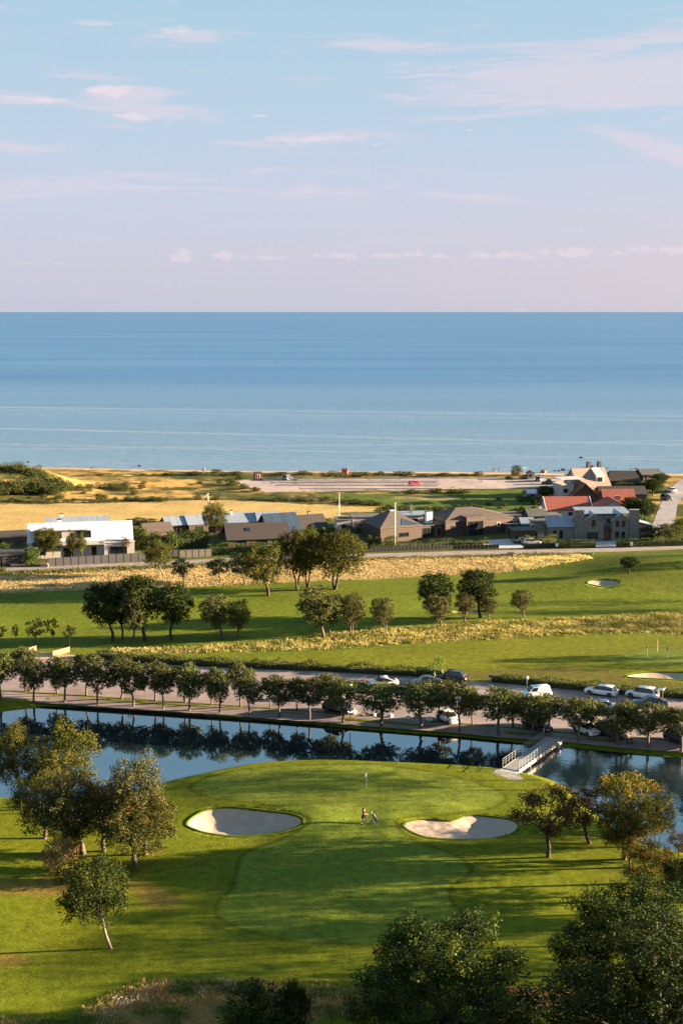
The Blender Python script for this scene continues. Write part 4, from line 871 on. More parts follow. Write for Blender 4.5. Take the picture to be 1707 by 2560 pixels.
# trees and bushes among the houses
for kd, x, y, t, w, lab, nm in [('birch', 538, 1360, 1257, 62, 'tall birch between the blue metal roof and the long hedge', 'birch_tree'), ('bush', 82, 1412, 1366, 44, 'rounded clipped bush left of the white house', 'bush'), ('bush', 388, 1370, 1328, 34, 'cone-shaped bush right of the white house roof', 'bush'),
     ('bush', 432, 1374, 1326, 40, 'pointed green bush behind the grey fence', 'bush'), ('bush', 355, 1372, 1318, 40, 'feathery bush against the white house gable', 'bush'), ('birch', 112, 1400, 1320, 62, 'bare-stemmed young birch in front of the white house, leftmost', 'birch_tree'),
     ('birch', 133, 1400, 1322, 44, 'young birch in front of the white house, second from left', 'birch_tree'), ('birch', 180, 1398, 1324, 30, 'slim young birch in front of the white house door', 'birch_tree'), ('birch', 207, 1397, 1330, 24, 'slim young birch before the white house balcony', 'birch_tree'),
     ('birch', 313, 1390, 1342, 26, 'thin twiggy birch at the right corner of the white house', 'birch_tree'), ('bush', 898, 1380, 1350, 26, 'round clipped bush at the fence corner left of the timber house', 'bush'), ('bush', 925, 1366, 1337, 18, 'small conical bush left of the white flagpole', 'bush'),
     ('bush', 978, 1366, 1338, 34, 'bright round bush beside the white flagpole', 'bush'), ('bush', 945, 1367, 1342, 20, 'dark bush before the timber house corner', 'bush'), ('bush', 870, 1340, 1312, 30, 'grey-green bush before the white annex', 'bush'), ('bush', 830, 1345, 1318, 44, 'green garden bush below the white annex', 'bush'),
     ('bush', 780, 1330, 1300, 48, 'conical bush behind the tall roadside trees', 'bush'), ('maple', 1576, 1300, 1243, 52, 'dark rounded tree right of the red roofs', 'tree'), ('maple', 1610, 1305, 1247, 56, 'dark rounded tree left of the side road', 'tree'), ('bush', 1600, 1318, 1285, 50, 'dark shrub below the rounded tree by the side road', 'bush'),
     ('olive', 1672, 1356, 1310, 74, 'broad round tree at the right edge beside the stone house', 'tree'), ('olive', 1705, 1350, 1296, 60, 'round tree cut by the right edge behind the hedge', 'tree'), ('bush', 1615, 1350, 1312, 40, 'yellowish bush right of the stone house', 'bush'),
     ('maple', 1360, 1250, 1214, 40, 'dark tree left of the white square house', 'tree'), ('maple', 1388, 1250, 1213, 34, 'dark tree touching the white square house', 'tree'), ('birch', 1551, 1238, 1205, 40, 'yellowish tree behind the brown gable house', 'birch_tree'), ('maple', 1595, 1240, 1205, 50, 'dark garden tree left of the side road, front', 'tree'),
     ('maple', 1630, 1240, 1196, 50, 'dark garden tree left of the side road, middle', 'tree'), ('maple', 1645, 1222, 1186, 40, 'dark garden tree beside the side road, far end', 'tree'), ('maple', 1650, 1210, 1182, 40, 'dark garden tree behind the far end one', 'tree'), ('bush', 1450, 1284, 1256, 34, 'dark tree in front of the red roof', 'bush'),
     ('maple', 1738, 1300, 1235, 44, 'green tree right of the side road', 'tree'), ('bush', 1282, 1345, 1310, 26, 'small bush at the right corner of the timber house', 'bush'), ('bush', 590, 1362, 1310, 40, 'yellow-green garden tree at the left of the dark roofs', 'bush'), ('bush', 455, 1335, 1308, 20, 'small bush between the metal roofs', 'bush')]:
    place(kd, x, y, t, w, lab, cat='tree' if 'tree' in nm else 'bush', name=nm, group='garden trees and bushes')

for x, y, t, w in [(20, 1392, 1372, 40), (48, 1384, 1366, 34), (10, 1372, 1356, 30), (300, 1350, 1322, 40), (330, 1345, 1318, 34), (372, 1336, 1312, 30), (470, 1352, 1326, 46), (500, 1345, 1318, 40), (560, 1345, 1322, 36), (620, 1340, 1318, 40), (650, 1334, 1314, 34), (700, 1384, 1352, 46), (725, 1330, 1308, 36),
                   (812, 1352, 1318, 50), (850, 1356, 1326, 46), (880, 1362, 1334, 40), (905, 1330, 1300, 40), (1130, 1310, 1286, 44), (1165, 1316, 1292, 40), (1240, 1300, 1280, 40), (1310, 1312, 1290, 36), (1345, 1330, 1312, 30), (1405, 1346, 1326, 30), (1270, 1330, 1306, 30), (1540, 1300, 1272, 36), (1560, 1315, 1284, 44), (1630, 1346, 1318, 44), (1515, 1226, 1204, 30), (1420, 1292, 1276, 26), (1480, 1296, 1280, 26), (1340, 1262, 1242, 30), (1320, 1240, 1222, 34)]:
    place(rt.choice(['bush', 'bush', 'shrub']), x, y, t, w, 'green garden shrub filling the gaps between the houses', cat='shrub', name='garden_shrub', group='garden shrubs between the houses')

# ------------------------------------------------------------------ buildings
white_wall = mat('white_render', (.47, .41, .385), .8, .05, 1.0)
white_roof = striped('white_metal_roof', (.58, .58, .61), (.44, .44, .47), 0, 1.6, .5, .08, .3)
blue_roof = striped('zinc_roof', (.235, .275, .33), (.14, .17, .22), 0, 1.5, .4, .14, .4)
solar_roof = striped('slate_solar_roof', (.035, .055, .085), (.015, .02, .03), 0, 1.0, .3, .06, .3)
dark_roof = striped('dark_tile_roof', (.042, .033, .030), (.025, .02, .02), 2, 5.0, .8, .2, .5)
shingle = striped('cedar_shingle_roof', (.092, .068, .056), (.075, .052, .044), 2, 4.2, .8, .16, .6)
boards = striped('brown_boards', (.075, .044, .033), (.04, .024, .018), 2, 5.0, .75, .12, .5)
red_tile = striped('red_tile_roof', (.30, .075, .045), (.20, .045, .03), 0, 3.4, .8, .2, .6)
brown_tile = striped('brown_tile_roof', (.20, .088, .055), (.09, .04, .03), 0, 3.0, .8, .2, .5)
beige_tile = striped('beige_tile_roof', (.28, .20, .165), (.16, .11, .09), 0, 3.0, .8, .2, .5)
stone = mat('grey_stone', (.21, .18, .165), .9, .22, 2.2, .8)
felt = mat('flat_roof_felt', (.085, .085, .08), .9, .2, .8)
sedum = mat('moss_roof', (.14, .11, .055), .95, .3, 1.2, .4)
teal_wall = striped('weathered_teal_boards', (.085, .095, .095), (.04, .045, .045), 0, 2.5, .8)
black_wood = striped('black_boards', (.028, .026, .026), (.01, .01, .01), 0, 4.0, .75)
glass = mat('window_glass', (.012, .016, .02), .06, .1, 1, spec=.7)
frame_dark = mat('frame_dark', (.03, .03, .032), .5)
frame_white = mat('frame_white', (.72, .70, .68), .5)
oak_door = striped('oak_boards', (.36, .19, .08), (.15, .08, .035), 0, 6, .6)
zinc = mat('galvanised', (.17, .19, .21), .55, .1, 4, metallic=.2)
chim_white = mat('chimney_render', (.70, .67, .64), .8, .06)
plinth = mat('plinth', (.20, .19, .18), .9)

class House:
    def __init__(s, name, label, fl, fr, cat='house', rot=None, group=None):
        a, b = G(*fl), G(*fr); d = b - a; s.L = math.hypot(d.x, d.y)
        s.r = thing(name, label, cat, a, math.atan2(d.y, d.x) if rot is None else rot, group)
    def part(s, nm, mb, m, parent=None): return mb.build(nm, m, parent or s.r)
    def box(s, nm, x0, x1, y0, y1, z0, z1, m, parent=None): return s.part(nm, MB().box(x0, x1, y0, y1, z0, z1), m, parent)
    def gable(s, x0, x1, y0, y1, hw, hr, m, rm, axis=0, ov=.35, th=.16, nm='wall', base=-.4):
        """walls with gable ends, and two roof slopes with eaves"""
        if axis == 0:
            c = (y0 + y1) / 2; s.part(nm, MB().extrude([(y0, base), (y1, base), (y1, hw), (c, hr), (y0, hw)], 0, x0, x1), m)
            k = (hr - hw) / (c - y0); e = .05
            for sg, yy in ((1, y0), (-1, y1)):
                s.part('roof_slope', MB().slab([(x0 - ov, yy - sg * ov, hw - ov * k + e + th), (x1 + ov, yy - sg * ov, hw - ov * k + e + th), (x1 + ov, c, hr + e + th), (x0 - ov, c, hr + e + th)], th), rm)
        else:
            c = (x0 + x1) / 2; s.part(nm, MB().extrude([(x0, base), (x1, base), (x1, hw), (c, hr), (x0, hw)], 1, y0, y1), m)
            k = (hr - hw) / (c - x0); e = .05
            for sg, xx in ((1, x0), (-1, x1)):
                s.part('roof_slope', MB().slab([(xx - sg * ov, y0 - ov, hw - ov * k + e + th), (xx - sg * ov, y1 + ov, hw - ov * k + e + th), (c, y1 + ov, hr + e + th), (c, y0 - ov, hr + e + th)], th), rm)
    def hip(s, x0, x1, y0, y1, hw, hr, m, rm, top=(.4, .4), ov=.15, base=-.4):
        s.box('wall', x0, x1, y0, y1, base, hw, m)
        cx, cy = (x0 + x1) / 2, (y0 + y1) / 2; a, b = top
        lo = [(x0 - ov, y0 - ov), (x1 + ov, y0 - ov), (x1 + ov, y1 + ov), (x0 - ov, y1 + ov)]; hi = [(cx - a, cy - b), (cx + a, cy - b), (cx + a, cy + b), (cx - a, cy + b)]
        return s.part('roof', MB().loft([[(p[0], p[1], hw + .003) for p in lo], [(p[0], p[1], hw + .18) for p in lo], [(p[0], p[1], hr) for p in hi]]), rm)
    def flat(s, x0, x1, y0, y1, h, m, rm, base=-.4, ov=.2):
        s.box('wall', x0, x1, y0, y1, base, h, m); s.box('roof', x0 - ov, x1 + ov, y0 - ov, y1 + ov, h + .003, h + .22, rm)
    def win(s, side, at, u, z, w, h, fm=None, bars=0, nm='window', gm=None):
        """window on the plane side ('f' front y=at, 'r' right x=at, 'l' left x=at), u = start along the wall"""
        fm = fm or frame_dark; t, o = .09, .045
        def q(a, b, c, d, d0, d1):
            if side == 'f': return (a, b, at - d1, at - d0, c, d)
            if side == 'r': return (at + d0, at + d1, a, b, c, d)
            return (at - d1, at - d0, a, b, c, d)
        mb = MB()
        for a, b, c, d in ((u, u + w, z, z + t), (u, u + w, z + h - t, z + h), (u, u + t, z + t, z + h - t), (u + w - t, u + w, z + t, z + h - t)): mb.box(*q(a, b, c, d, .003, o + .03))
        for k in range(bars):
            c = u + w * (k + 1) / (bars + 1); mb.box(*q(c - t / 2, c + t / 2, z + t, z + h - t, .003, o + .03))
        f = s.part(nm, mb, fm); s.part('pane', MB().box(*q(u + t, u + w - t, z + t, z + h - t, .002, .02)), gm or glass, f); return f
    def chimney(s, x, y, w, d, z0, z1, m, cap=None):
        c = s.box('chimney', x, x + w, y, y + d, z0, z1, m); s.box('chimney_cap', x - .08, x + w + .08, y - .08, y + d + .08, z1 + .002, z1 + .16, cap or frame_dark, c); return c

def white_house():
    h = House('white_house', 'white modern two-storey house with white metal roof behind a grey panel fence', (72, 1398), (334, 1388)); L = h.L
    D = 9.0; h.gable(0, L, 0, D, 3.6, 7.2, white_wall, white_roof, 0, .12, .14)
    h.box('dormer', .7, L * .58, .7, D * .40, 3.3, 6.2, white_wall); h.box('dormer_roof', .5, L * .58 + .2, .35, D * .40 + .1, 6.205, 6.32, white_roof)
    h.box('porch_block', L * .72, L + .25, -1.2, 0.0, -.4, 3.3, white_wall); h.box('porch_roof', L * .72 - .15, L + .4, -1.4, .05, 3.303, 3.45, white_wall)
    h.box('balcony', L * .47, L * .73, -1.3, .04, 3.0, 3.28, white_wall)
    bal = MB()
    for k in range(9): bal.box(L * .48 + k * L * .0275, L * .48 + k * L * .0275 + .05, -1.28, -1.23, 3.285, 4.2)
    bal.box(L * .475, L * .725, -1.29, -1.22, 4.2, 4.26); h.part('balcony_rail', bal, frame_white)
    for u, z, w, hh, b in ((.14, 3.55, 4.2, 2.2, 2), (.455, 3.55, 3.4, 2.3, 2)): h.win('f', .7, u * L, z + .5, w, hh - .35, frame_dark, b)
    h.win('f', 0, .33 * L, .0, 2.2, 2.3, frame_dark, 1); h.win('f', 0, .60 * L, 0.1, 1.1, 2.3, frame_dark, 0, 'door'); h.win('f', -1.2, .775 * L, .7, 3.8, 1.7, frame_dark, 1)
    h.win('f', 0, .10 * L, .8, 1.6, 1.4); h.chimney(L * .28, D * .55, .9, .7, 6.0, 7.9, chim_white)
white_house()
h = House('metal_roofed_house', 'house with ribbed grey metal roof peeping over the white house', (118, 1352), (274, 1346)); h.gable(0, h.L, 0, 7, 3.0, 5.0, white_wall, blue_roof, 0); h.chimney(h.L * .22, 4, .8, .6, 4, 5.8, chim_white); h.win('f', 0, 2, .8, 1.6, 1.3); h.win('f', 0, h.L - 4, .8, 1.6, 1.3)
h = House('dark_bungalow', 'low dark bungalow at the far left edge', (-40, 1368), (68, 1362)); h.gable(0, h.L, 0, 6, 1.9, 3.0, black_wood, dark_roof, 0); h.win('f', 0, 3, .7, 1.4, 1.0)
h = House('carport', 'dark timber carport and shed at the left edge by the road', (-60, 1420), (62, 1413), 'carport'); L = h.L
h.box('shed_wall', L * .55, L, 0, 4.5, -.3, 2.2, black_wood); h.box('back_wall', 0, L * .55, 4.3, 4.5, -.3, 2.2, black_wood); h.part('roof', MB().slab([(-.3, -.5, 2.5), (L + .3, -.5, 2.5), (L + .3, 4.9, 3.1), (-.3, 4.9, 3.1)], .18), dark_roof)
for k in range(3): h.box('post', .2 + k * L * .24, .34 + k * L * .24, .05, .19, -.3, 2.35, black_wood)
h = House('blue_roofed_house', 'brown gabled house with pale blue metal roofs left of the tall birch', (418, 1338), (520, 1332)); L = h.L
h.gable(0, L * .48, 0, 7, 2.4, 3.9, boards, blue_roof, 0); h.gable(L * .48 + .45, L, -.8, 7, 2.4, 4.1, boards, blue_roof, 0); h.win('f', 0, 1, .8, 1.4, 1.1); h.win('f', -.8, L * .7, .8, 1.8, 1.1)
h = House('brown_roofed_house', 'low house with weathered brown roof behind the grey fence', (366, 1352), (432, 1347)); h.gable(0, h.L, 0, 6, 2.0, 3.6, boards, shingle, 0); h.win('f', 0, 1.5, .7, 1.3, 1.0)
h = House('long_metal_house', 'long low house with pale grey metal roof behind the dark tiled roofs', (540, 1332), (702, 1326)); L = h.L
h.gable(0, L * .62, 0, 8, 2.4, 4.2, boards, blue_roof, 0); h.gable(L * .62 + .5, L, -1, 7, 2.4, 4.4, boards, blue_roof, 0); h.chimney(L * .25, 3, .5, .5, 4, 5.0, chim_white); h.win('f', 0, 3, .8, 1.8, 1.2); h.win('f', 0, 8, .8, 1.8, 1.2)
h = House('dark_tiled_house', 'long dark brown tiled house behind the clipped hedge', (572, 1372), (722, 1366)); L = h.L
h.gable(0, L, 0, 9, 2.2, 5.0, boards, dark_roof, 0, .5); h.win('f', 0, 2, .6, 2.2, 1.3); h.win('f', 0, 7, .6, 2.2, 1.3); h.win('f', 0, L - 3.5, .6, 2.0, 1.3)
h.part('skylight', MB().slab([(L * .3, 2.0, 3.75), (L * .38, 2.0, 3.75), (L * .38, 3.0, 4.37), (L * .3, 3.0, 4.37)], .15), glass)
h = House('solar_roofed_house', 'house with dark blue panelled roof and brown gable', (676, 1362), (752, 1356)); L = h.L; h.gable(0, L, 0, 9, 3.0, 6.6, boards, solar_roof, 0, .5); h.win('r', L, 3.5, 3.2, 2.0, 1.4); h.win('r', L, 2, .8, 1.6, 1.3); h.win('f', 0, 2, .8, 1.4, 1.2)
h = House('dark_gabled_house', 'dark tiled house right of the blue panelled roof', (738, 1352), (818, 1346)); L = h.L; h.gable(0, L, 0, 8, 2.8, 5.4, boards, dark_roof, 0, .5); h.win('f', 0, 2, .8, 1.4, 1.2); h.win('f', 0, 6, .8, 1.4, 1.2); h.chimney(L * .6, 4, .6, .6, 5, 6.2, stone)
h = House('white_annex', 'white flat-roofed annex left of the pyramid-roofed timber house', (842, 1332), (925, 1330)); L = h.L; h.flat(0, L * .42, 0, 5, 3.1, white_wall, felt); h.flat(L * .42 + .5, L + 3, .8, 6, 3.6, white_wall, felt); h.win('f', 0, 1.2, 1.0, 1.2, 1.0); h.win('f', .8, L * .7, 1.2, 1.6, 1.2)

def timber_house():
    # square wing seen on its corner: shingled pyramid cut by a glazed triangle
    p = G(951, 1357); h = House('timber_house', 'brown timber house with two shingled pyramid roofs and a white chimney', (951, 1357), (1046, 1354)); L = h.L
    h.r.rotation_euler.z += math.radians(13)
    S = 11.0; h.hip(0, S, 0, S, 3.4, 6.7, boards, shingle, (.7, .7), .25)
    h.box('skylight', S / 2 - .55, S / 2 + .55, S / 2 - .55, S / 2 + .55, 6.705, 6.85, frame_white)
    # triangular roof light lying on the front slope
    def onroof(x, v): 
        t = v; return (x, -.25 + (S / 2 - .7 + .25) * t, 3.58 + (6.7 - 3.58) * t + .06)
    h.part('roof_light', MB().slab([onroof(S * .50, .09), onroof(S * .97, .06), onroof(S * .60, .50)], .05), solar_roof)
    h.win('f', 0, S * .45, 1.0, 2.6, 1.1, frame_dark, 1)
    # connecting block and second wing
    h.box('link_wall', S + .005, S + 7, 2.2, 8, -.4, 2.9, boards); h.box('link_roof', S - .2, S + 7.2, 1.9, 8.2, 2.905, 3.1, felt); h.win('f', 2.2, S + 1.4, .1, 3.0, 2.3, frame_dark, 2); h.win('f', 2.2, S + 5.2, .1, 1.2, 2.3, oak_door, 0, 'door')
    h.chimney(S + 3.6, 4.5, 1.6, 1.2, 3.105, 5.9, chim_white, mat('chimney_top', (.05, .05, .05), .7))
    W = 19.0; x0 = S + 7.0; y0 = 1.0
    # wing with a longer ridge
    ov = .25; cx, cy = x0 + W * .42, y0 + 6
    h.box('wall', x0 + .005, x0 + W, y0, y0 + 12, -.4, 3.7, boards)
    lo = [(x0 - ov, y0 - ov), (x0 + W + ov, y0 - ov), (x0 + W + ov, y0 + 12 + ov), (x0 - ov, y0 + 12 + ov)]; hi = [(cx - 2.2, cy - .3), (cx + 2.6, cy - .3), (cx + 2.6, cy + .3), (cx - 2.2, cy + .3)]
    h.part('roof', MB().loft([[(a, b, 3.703) for a, b in lo], [(a, b, 3.9) for a, b in lo], [(a, b, 6.1) for a, b in hi]]), shingle)
    h.box('bay', x0 + 5.4, x0 + 10.6, y0 - .9, y0 + 1.0, -.3, 4.6, boards); h.box('bay_roof', x0 + 5.2, x0 + 10.8, y0 - 1.1, y0 + 3, 4.605, 4.8, shingle)
    h.win('f', y0 - .9, x0 + 5.9, .0, 4.2, 3.6, frame_dark, 2); h.win('f', y0, x0 + 1.6, 1.6, 2.8, 1.0, frame_dark, 1); h.win('f', y0, x0 + W - 4.6, 1.7, 1.0, 1.1, frame_white)
timber_house()
h = House('flat_metal_house', 'flat roofed house with ribbed metal roof behind the white chimney', (1000, 1318), (1078, 1316)); h.flat(0, h.L, 0, 6, 3.0, white_wall, blue_roof, ov=.4); h.chimney(h.L * .38, 3, .7, .6, 3.2, 5.4, plinth); h.win('f', 0, 3, 1, 1.6, 1.2)
h = House('greenish_bungalow', 'long low greenish bungalow behind the right timber wing', (1182, 1318), (1300, 1316)); h.flat(0, h.L, 0, 6, 2.8, teal_wall, felt, ov=.3); [h.win('f', 0, u, 1.2, 1.6, .9, frame_white) for u in (2.5, 5.5, 10)]
h = House('grey_flat_house', 'low grey house with pale flat roofs left of the white walled yard', (1262, 1334), (1335, 1333)); L = h.L; h.flat(0, L * .5, 0, 6, 2.2, teal_wall, felt); h.gable(L * .5 + .6, L, 0, 6, 2.2, 3.4, teal_wall, blue_roof, 0); h.win('f', 0, 1.5, .8, 1.5, .9)
h = House('pale_house', 'grey-roofed house with pale walls behind the stone house garden', (1322, 1316), (1402, 1314)); L = h.L; h.gable(0, L * .55, 0, 6, 2.6, 4.0, teal_wall, felt, 0); h.flat(L * .55 + .5, L, 0, 5, 2.6, white_wall, felt); h.chimney(L * .4, 3, .7, .6, 3.5, 4.7, chim_white); h.win('f', 0, L * .7, .9, 1.4, 1.1)
h = House('white_yard_house', 'small white walled building left of the stone house', (1334, 1342), (1396, 1341)); L = h.L; h.flat(0, L, 0, 5, 3.4, white_wall, felt); h.win('f', 0, L * .55, .9, 1.4, 1.1)
h = House('wooden_garage', 'reddish brown timber garage behind the parked cars', (1284, 1354), (1336, 1353), 'garage'); h.flat(0, h.L, 0, 5, 2.6, boards, felt, ov=.3); h.win('f', 0, h.L * .55, 0.0, 1.9, 2.1, boards, 0, 'garage_door', boards)
h = House('moss_roofed_house', 'low pale house with mossy brown roof beside the stone house', (1342, 1352), (1398, 1351)); L = h.L; h.gable(0, L, 0, 6, 1.9, 3.3, white_wall, sedum, 0, .3); h.win('f', 0, L * .3, .7, 1.0, .9); h.win('f', 0, L * .65, .7, 1.0, .9)

def stone_house():
    h = House('stone_house', 'large grey stone house with two tall chimneys', (1436, 1352), (1592, 1351)); L = h.L
    h.box('wall', 2.2, L - 2.2, 1.6, 9, -.4, 6.0, stone); h.part('roof', MB().slab([(1.2, 1.0, 6.5), (L - 1.2, 1.0, 6.5), (L - 1.2, 9.4, 6.9), (1.2, 9.4, 6.9)], .2), blue_roof)
    h.gable(2.0, 7.0, 0, 7, 4.6, 6.5, stone, blue_roof, 1, .3, .16, 'gable_wing'); h.gable(L - 6.4, L - 2.0, 0, 7, 4.8, 6.6, stone, blue_roof, 1, .3, .16, 'gable_wing')
    h.chimney(-.2, -.3, 2.2, 1.3, -.4, 7.4, stone, plinth); h.chimney(L - 2.0, -.3, 2.2, 1.3, -.4, 7.4, stone, plinth)
    h.part('side_wing', MB().extrude([(0, -.4), (7, -.4), (7, 3.4), (3.5, 4.4), (0, 3.4)], 0, -6.5, -.25), stone)
    h.part('side_roof', MB().slab([(-6.8, -.35, 3.5), (-.2, -.35, 3.5), (-.2, 3.6, 5.4), (-6.8, 3.6, 5.4)], .15), blue_roof)
    h.part('right_wing', MB().extrude([(.5, -.4), (6, -.4), (6, 3.6), (.5, 3.6)], 0, L + .25, L + 3.8), stone); h.part('right_roof', MB().slab([(L + .2, .1, 4.6), (L + 4.2, .1, 3.5), (L + 4.2, 6.3, 3.5), (L + .2, 6.3, 4.6)], .15), blue_roof)
    h.box('canopy', 7.1, L - 6.5, -.6, 1.6, 2.75, 2.95, frame_dark)
    h.win('f', 1.6, 7.2, .0, 2.2, 2.6, oak_door, 1, 'door', oak_door); h.win('f', 1.6, 9.6, 0, 3.2, 2.6, frame_dark, 2)
    for u in (8.0, 10.4): h.win('f', 1.6, u, 4.2, 1.7, .9)
    h.win('f', 0, 4.0, 3.4, .9, 1.7); h.win('f', 0, 3.0, .4, 2.6, 1.7, frame_dark, 1)
    for u in (L - 5.4, L - 3.9):
        h.win('f', 0, u, 3.4, .8, 1.5); h.win('f', 0, u, .7, .8, 1.5)
    h.win('f', 0, -5.4, .6, .8, 2.0); h.win('f', 0, -3.8, .6, .8, 2.0)
stone_house()
def red_house():
    h = House('red_roofed_house', 'long red tiled house with white gable edges', (1367, 1298), (1478, 1297)); L = h.L
    h.gable(0, L, 0, 9, 2.4, 5.3, white_wall, red_tile, 0, .35)
    for xx in (-.42, L + .22):
        for sg, y0 in ((1, 0), (-1, 9)): h.part('barge_board', MB().slab([(xx, y0 - sg * .4, 2.42), (xx + .2, y0 - sg * .4, 2.42), (xx + .2, 4.5, 5.58), (xx, 4.5, 5.58)], .1), frame_white)
    h.gable(L + .8, L + 11, -1, 6, 2.6, 5.0, white_wall, red_tile, 1, .35, .16, 'wing'); h.gable(L + 4.5, L + 13, 4.5, 10.5, 4.2, 6.8, boards, red_tile, 0, .3, .16, 'rear_wing')
    h.chimney(L + 7, 3, 1.4, .9, 4, 5.6, stone, plinth)
    for u in (2, 5.5, 9): h.win('f', 0, u, .8, 1.5, 1.2, frame_white)
    h.win('f', -1, L + 5, .8, 1.8, 1.2, frame_white)
red_house()
def far_houses():
    h = House('brown_gabled_house', 'dark brown house with red-brown gabled roof behind the red house', (1422, 1262), (1500, 1261)); L = h.L; h.gable(0, L, 0, 11, 1.8, 6.0, boards, brown_tile, 1, .5); h.win('f', 0, L * .35, .6, 1.2, 1.0); h.win('f', 0, L * .6, .6, 1.2, 1.0)
    h.gable(L + .6, L + 14, 2, 9, 2.6, 4.4, boards, dark_roof, 0, .3, .16, 'wing')
    h = House('beige_gabled_house', 'tall pale house with beige gabled roof and white dormers', (1446, 1244), (1524, 1242)); L = h.L; h.gable(0, L, 0, 10, 3.0, 8.0, white_wall, beige_tile, 0, .35); h.win('l', 0, 4, 4.2, 1.6, 1.6); h.win('r', L, 4, 4.2, 1.6, 1.6)
    h.part('dormer', MB().extrude([(1.2, 3.6), (5.0, 3.6), (5.0, 8.2), (1.2, 6.2)], 0, L * .60, L * .86), white_wall); h.win('f', 1.2, L * .64, 4.4, 1.6, 1.3); h.chimney(L * .55, 6.0, 1.0, 1.0, 6, 9.6, black_wood); h.chimney(L * .9, 6.0, 1.0, 1.0, 6, 9.6, black_wood)
    h = House('white_square_house', 'white cube house with roof terrace left of the beige gabled house', (1402, 1258), (1432, 1257)); L = h.L; h.flat(0, L, 0, 6, 5.2, white_wall, white_wall, ov=.15); h.box('terrace_canopy', -.6, L + 3, -.5, 5, 6.9, 7.1, white_wall)
    for k in (0, 1): h.box('canopy_post', k * (L + 2.2), k * (L + 2.2) + .2, -.3, -.1, 5.43, 6.895, white_wall)
    h.win('f', 0, .6, 3.0, 1.4, 1.2); h.win('f', 0, .6, .6, 1.4, 1.4)
    h = House('dark_villa', 'wide dark roofed house between the beige gable and the garden trees', (1522, 1222), (1598, 1221)); L = h.L; h.hip(0, L, 0, 9, 2.4, 5.2, black_wood, dark_roof, (4, .3), .5); h.win('f', 0, 3, .7, 2.0, 1.2, frame_white); h.win('f', 0, 6, .7, 1.2, 1.2, frame_white)
    h = House('dark_beach_house', 'dark cottage with low roof near the beach on the right', (1605, 1202), (1650, 1201)); L = h.L; h.gable(0, L, 0, 6, 2.0, 3.4, black_wood, felt, 0, .5); h.win('f', 0, 1.6, .6, 2.2, 1.1, frame_white); h.win('f', 0, L - 2.4, .6, 1.2, 1.1, frame_white)
    h = House('beach_kiosk', 'small white beach kiosk with a red roof', (1318, 1199), (1335, 1199), 'kiosk'); L = h.L; h.gable(0, L, 0, 2.4, 1.9, 2.7, white_wall, red_tile, 1, .25); h.win('f', 0, .5, .9, .9, .7)
    h = House('red_shed', 'dark red shed at the left end of the beach car park', (638, 1200), (655, 1200), 'shed'); h.gable(0, h.L, 0, 2.2, 2.0, 2.4, mat('falun_red', (.16, .035, .028), .85), dark_roof, 0, .15); h.win('f', 0, .8, .2, .8, 1.6, frame_white, 0, 'door')
    h = House('orange_container', 'small orange-red hut on the beach beyond the car park', (854, 1185), (868, 1185), 'hut'); h.gable(0, h.L, 0, 1.6, 1.1, 1.6, mat('orange_red', (.55, .09, .03), .6), mat('orange_red2', (.5, .08, .03), .6), 0, .1); h.win('f', 0, .6, .4, .6, .5)
    h = House('low_white_shed', 'low shed with a pale curved roof in the green meadow', (1318, 1246), (1350, 1245), 'shed'); h.gable(0, h.L, 0, 4, 1.4, 2.3, plinth, white_roof, 0, .2); h.win('f', 0, 1, .5, .9, .6)
far_houses()

# ------------------------------------------------------------------ fences, poles, walls
def panel_fence(px0, px1, n, height, label, m, post_m, name='panel_fence', gap=.12):
    a, b = G(*px0), G(*px1); d = b - a; L = math.hypot(d.x, d.y); r = thing(name, label, 'fence', a, math.atan2(d.y, d.x)); w = L / n
    pm = MB().box(gap / 2 + .005, w - gap / 2 - .005, -.03, .03, .05, height).mesh('fence_panel', m); po = MB().box(-gap / 2, gap / 2, -.06, .06, -.3, height + .06).mesh('post', post_m)
    for k in range(n + 1):
        obj('post', po, r, (k * w, 0, 0))
        if k < n: obj('fence_panel', pm, r, (k * w, 0, 0))
    return r
black_fence = mat('black_fence', (.022, .021, .020), .8)
grey_panel = mat('grey_composite', (.055, .055, .058), .7, .12, 2)
panel_fence((122, 1417), (366, 1402), 13, 1.9, 'dark grey panel fence along the road in front of the white house', grey_panel, frame_dark)
panel_fence((450, 1396), (530, 1391), 5, 1.75, 'brownish grey panel fence right of the birch by the road', mat('brown_panel', (.10, .085, .075), .8), frame_dark)
panel_fence((405, 1392), (448, 1390), 3, 1.5, 'low grey panel fence between the white house and the next fence', grey_panel, frame_dark)
panel_fence((926, 1380), (1125, 1371), 22, .95, 'low dark fence along the garden of the timber house', black_fence, frame_dark, gap=.05)
panel_fence((1130, 1374), (1246, 1371), 12, 1.0, 'low black fence left of the first driveway', black_fence, frame_dark, gap=.05)
panel_fence((1308, 1371), (1390, 1369), 9, 1.1, 'black fence under the bright shrubs right of the first driveway', black_fence, frame_dark, gap=.05)
r = thing('garden_wall', 'short pale stone wall stub at the left end of the grey fence', 'wall', G(102, 1418))
for i in range(3):
    for j in range(4): MB().box(j * .42 - .02 + (i % 2) * .1, j * .42 + .36 + (i % 2) * .1, 0, .5, i * .36 - .2 + .01, i * .36 + .14).build('stone_block', mat('pale_stone', (.38, .27, .18), .9), r)
def pole(px, py, top, rad, label, m, name='flagpole', cat='flagpole', arm=None):
    p = G(px, py); hgt = TOPZ(p, top); r = thing(name, label, cat, p)
    MB().tube([(0, 0, -.2), (0, 0, hgt)], [rad, rad * .6], 8).build('pole', m, r, smooth=True); MB().ball((0, 0, hgt + rad), rad * 1.4).build('finial', m, r); MB().box(-rad * 2, rad * 2, -rad * 2, rad * 2, -.1, .35).build('foot', plinth, r); return r, hgt
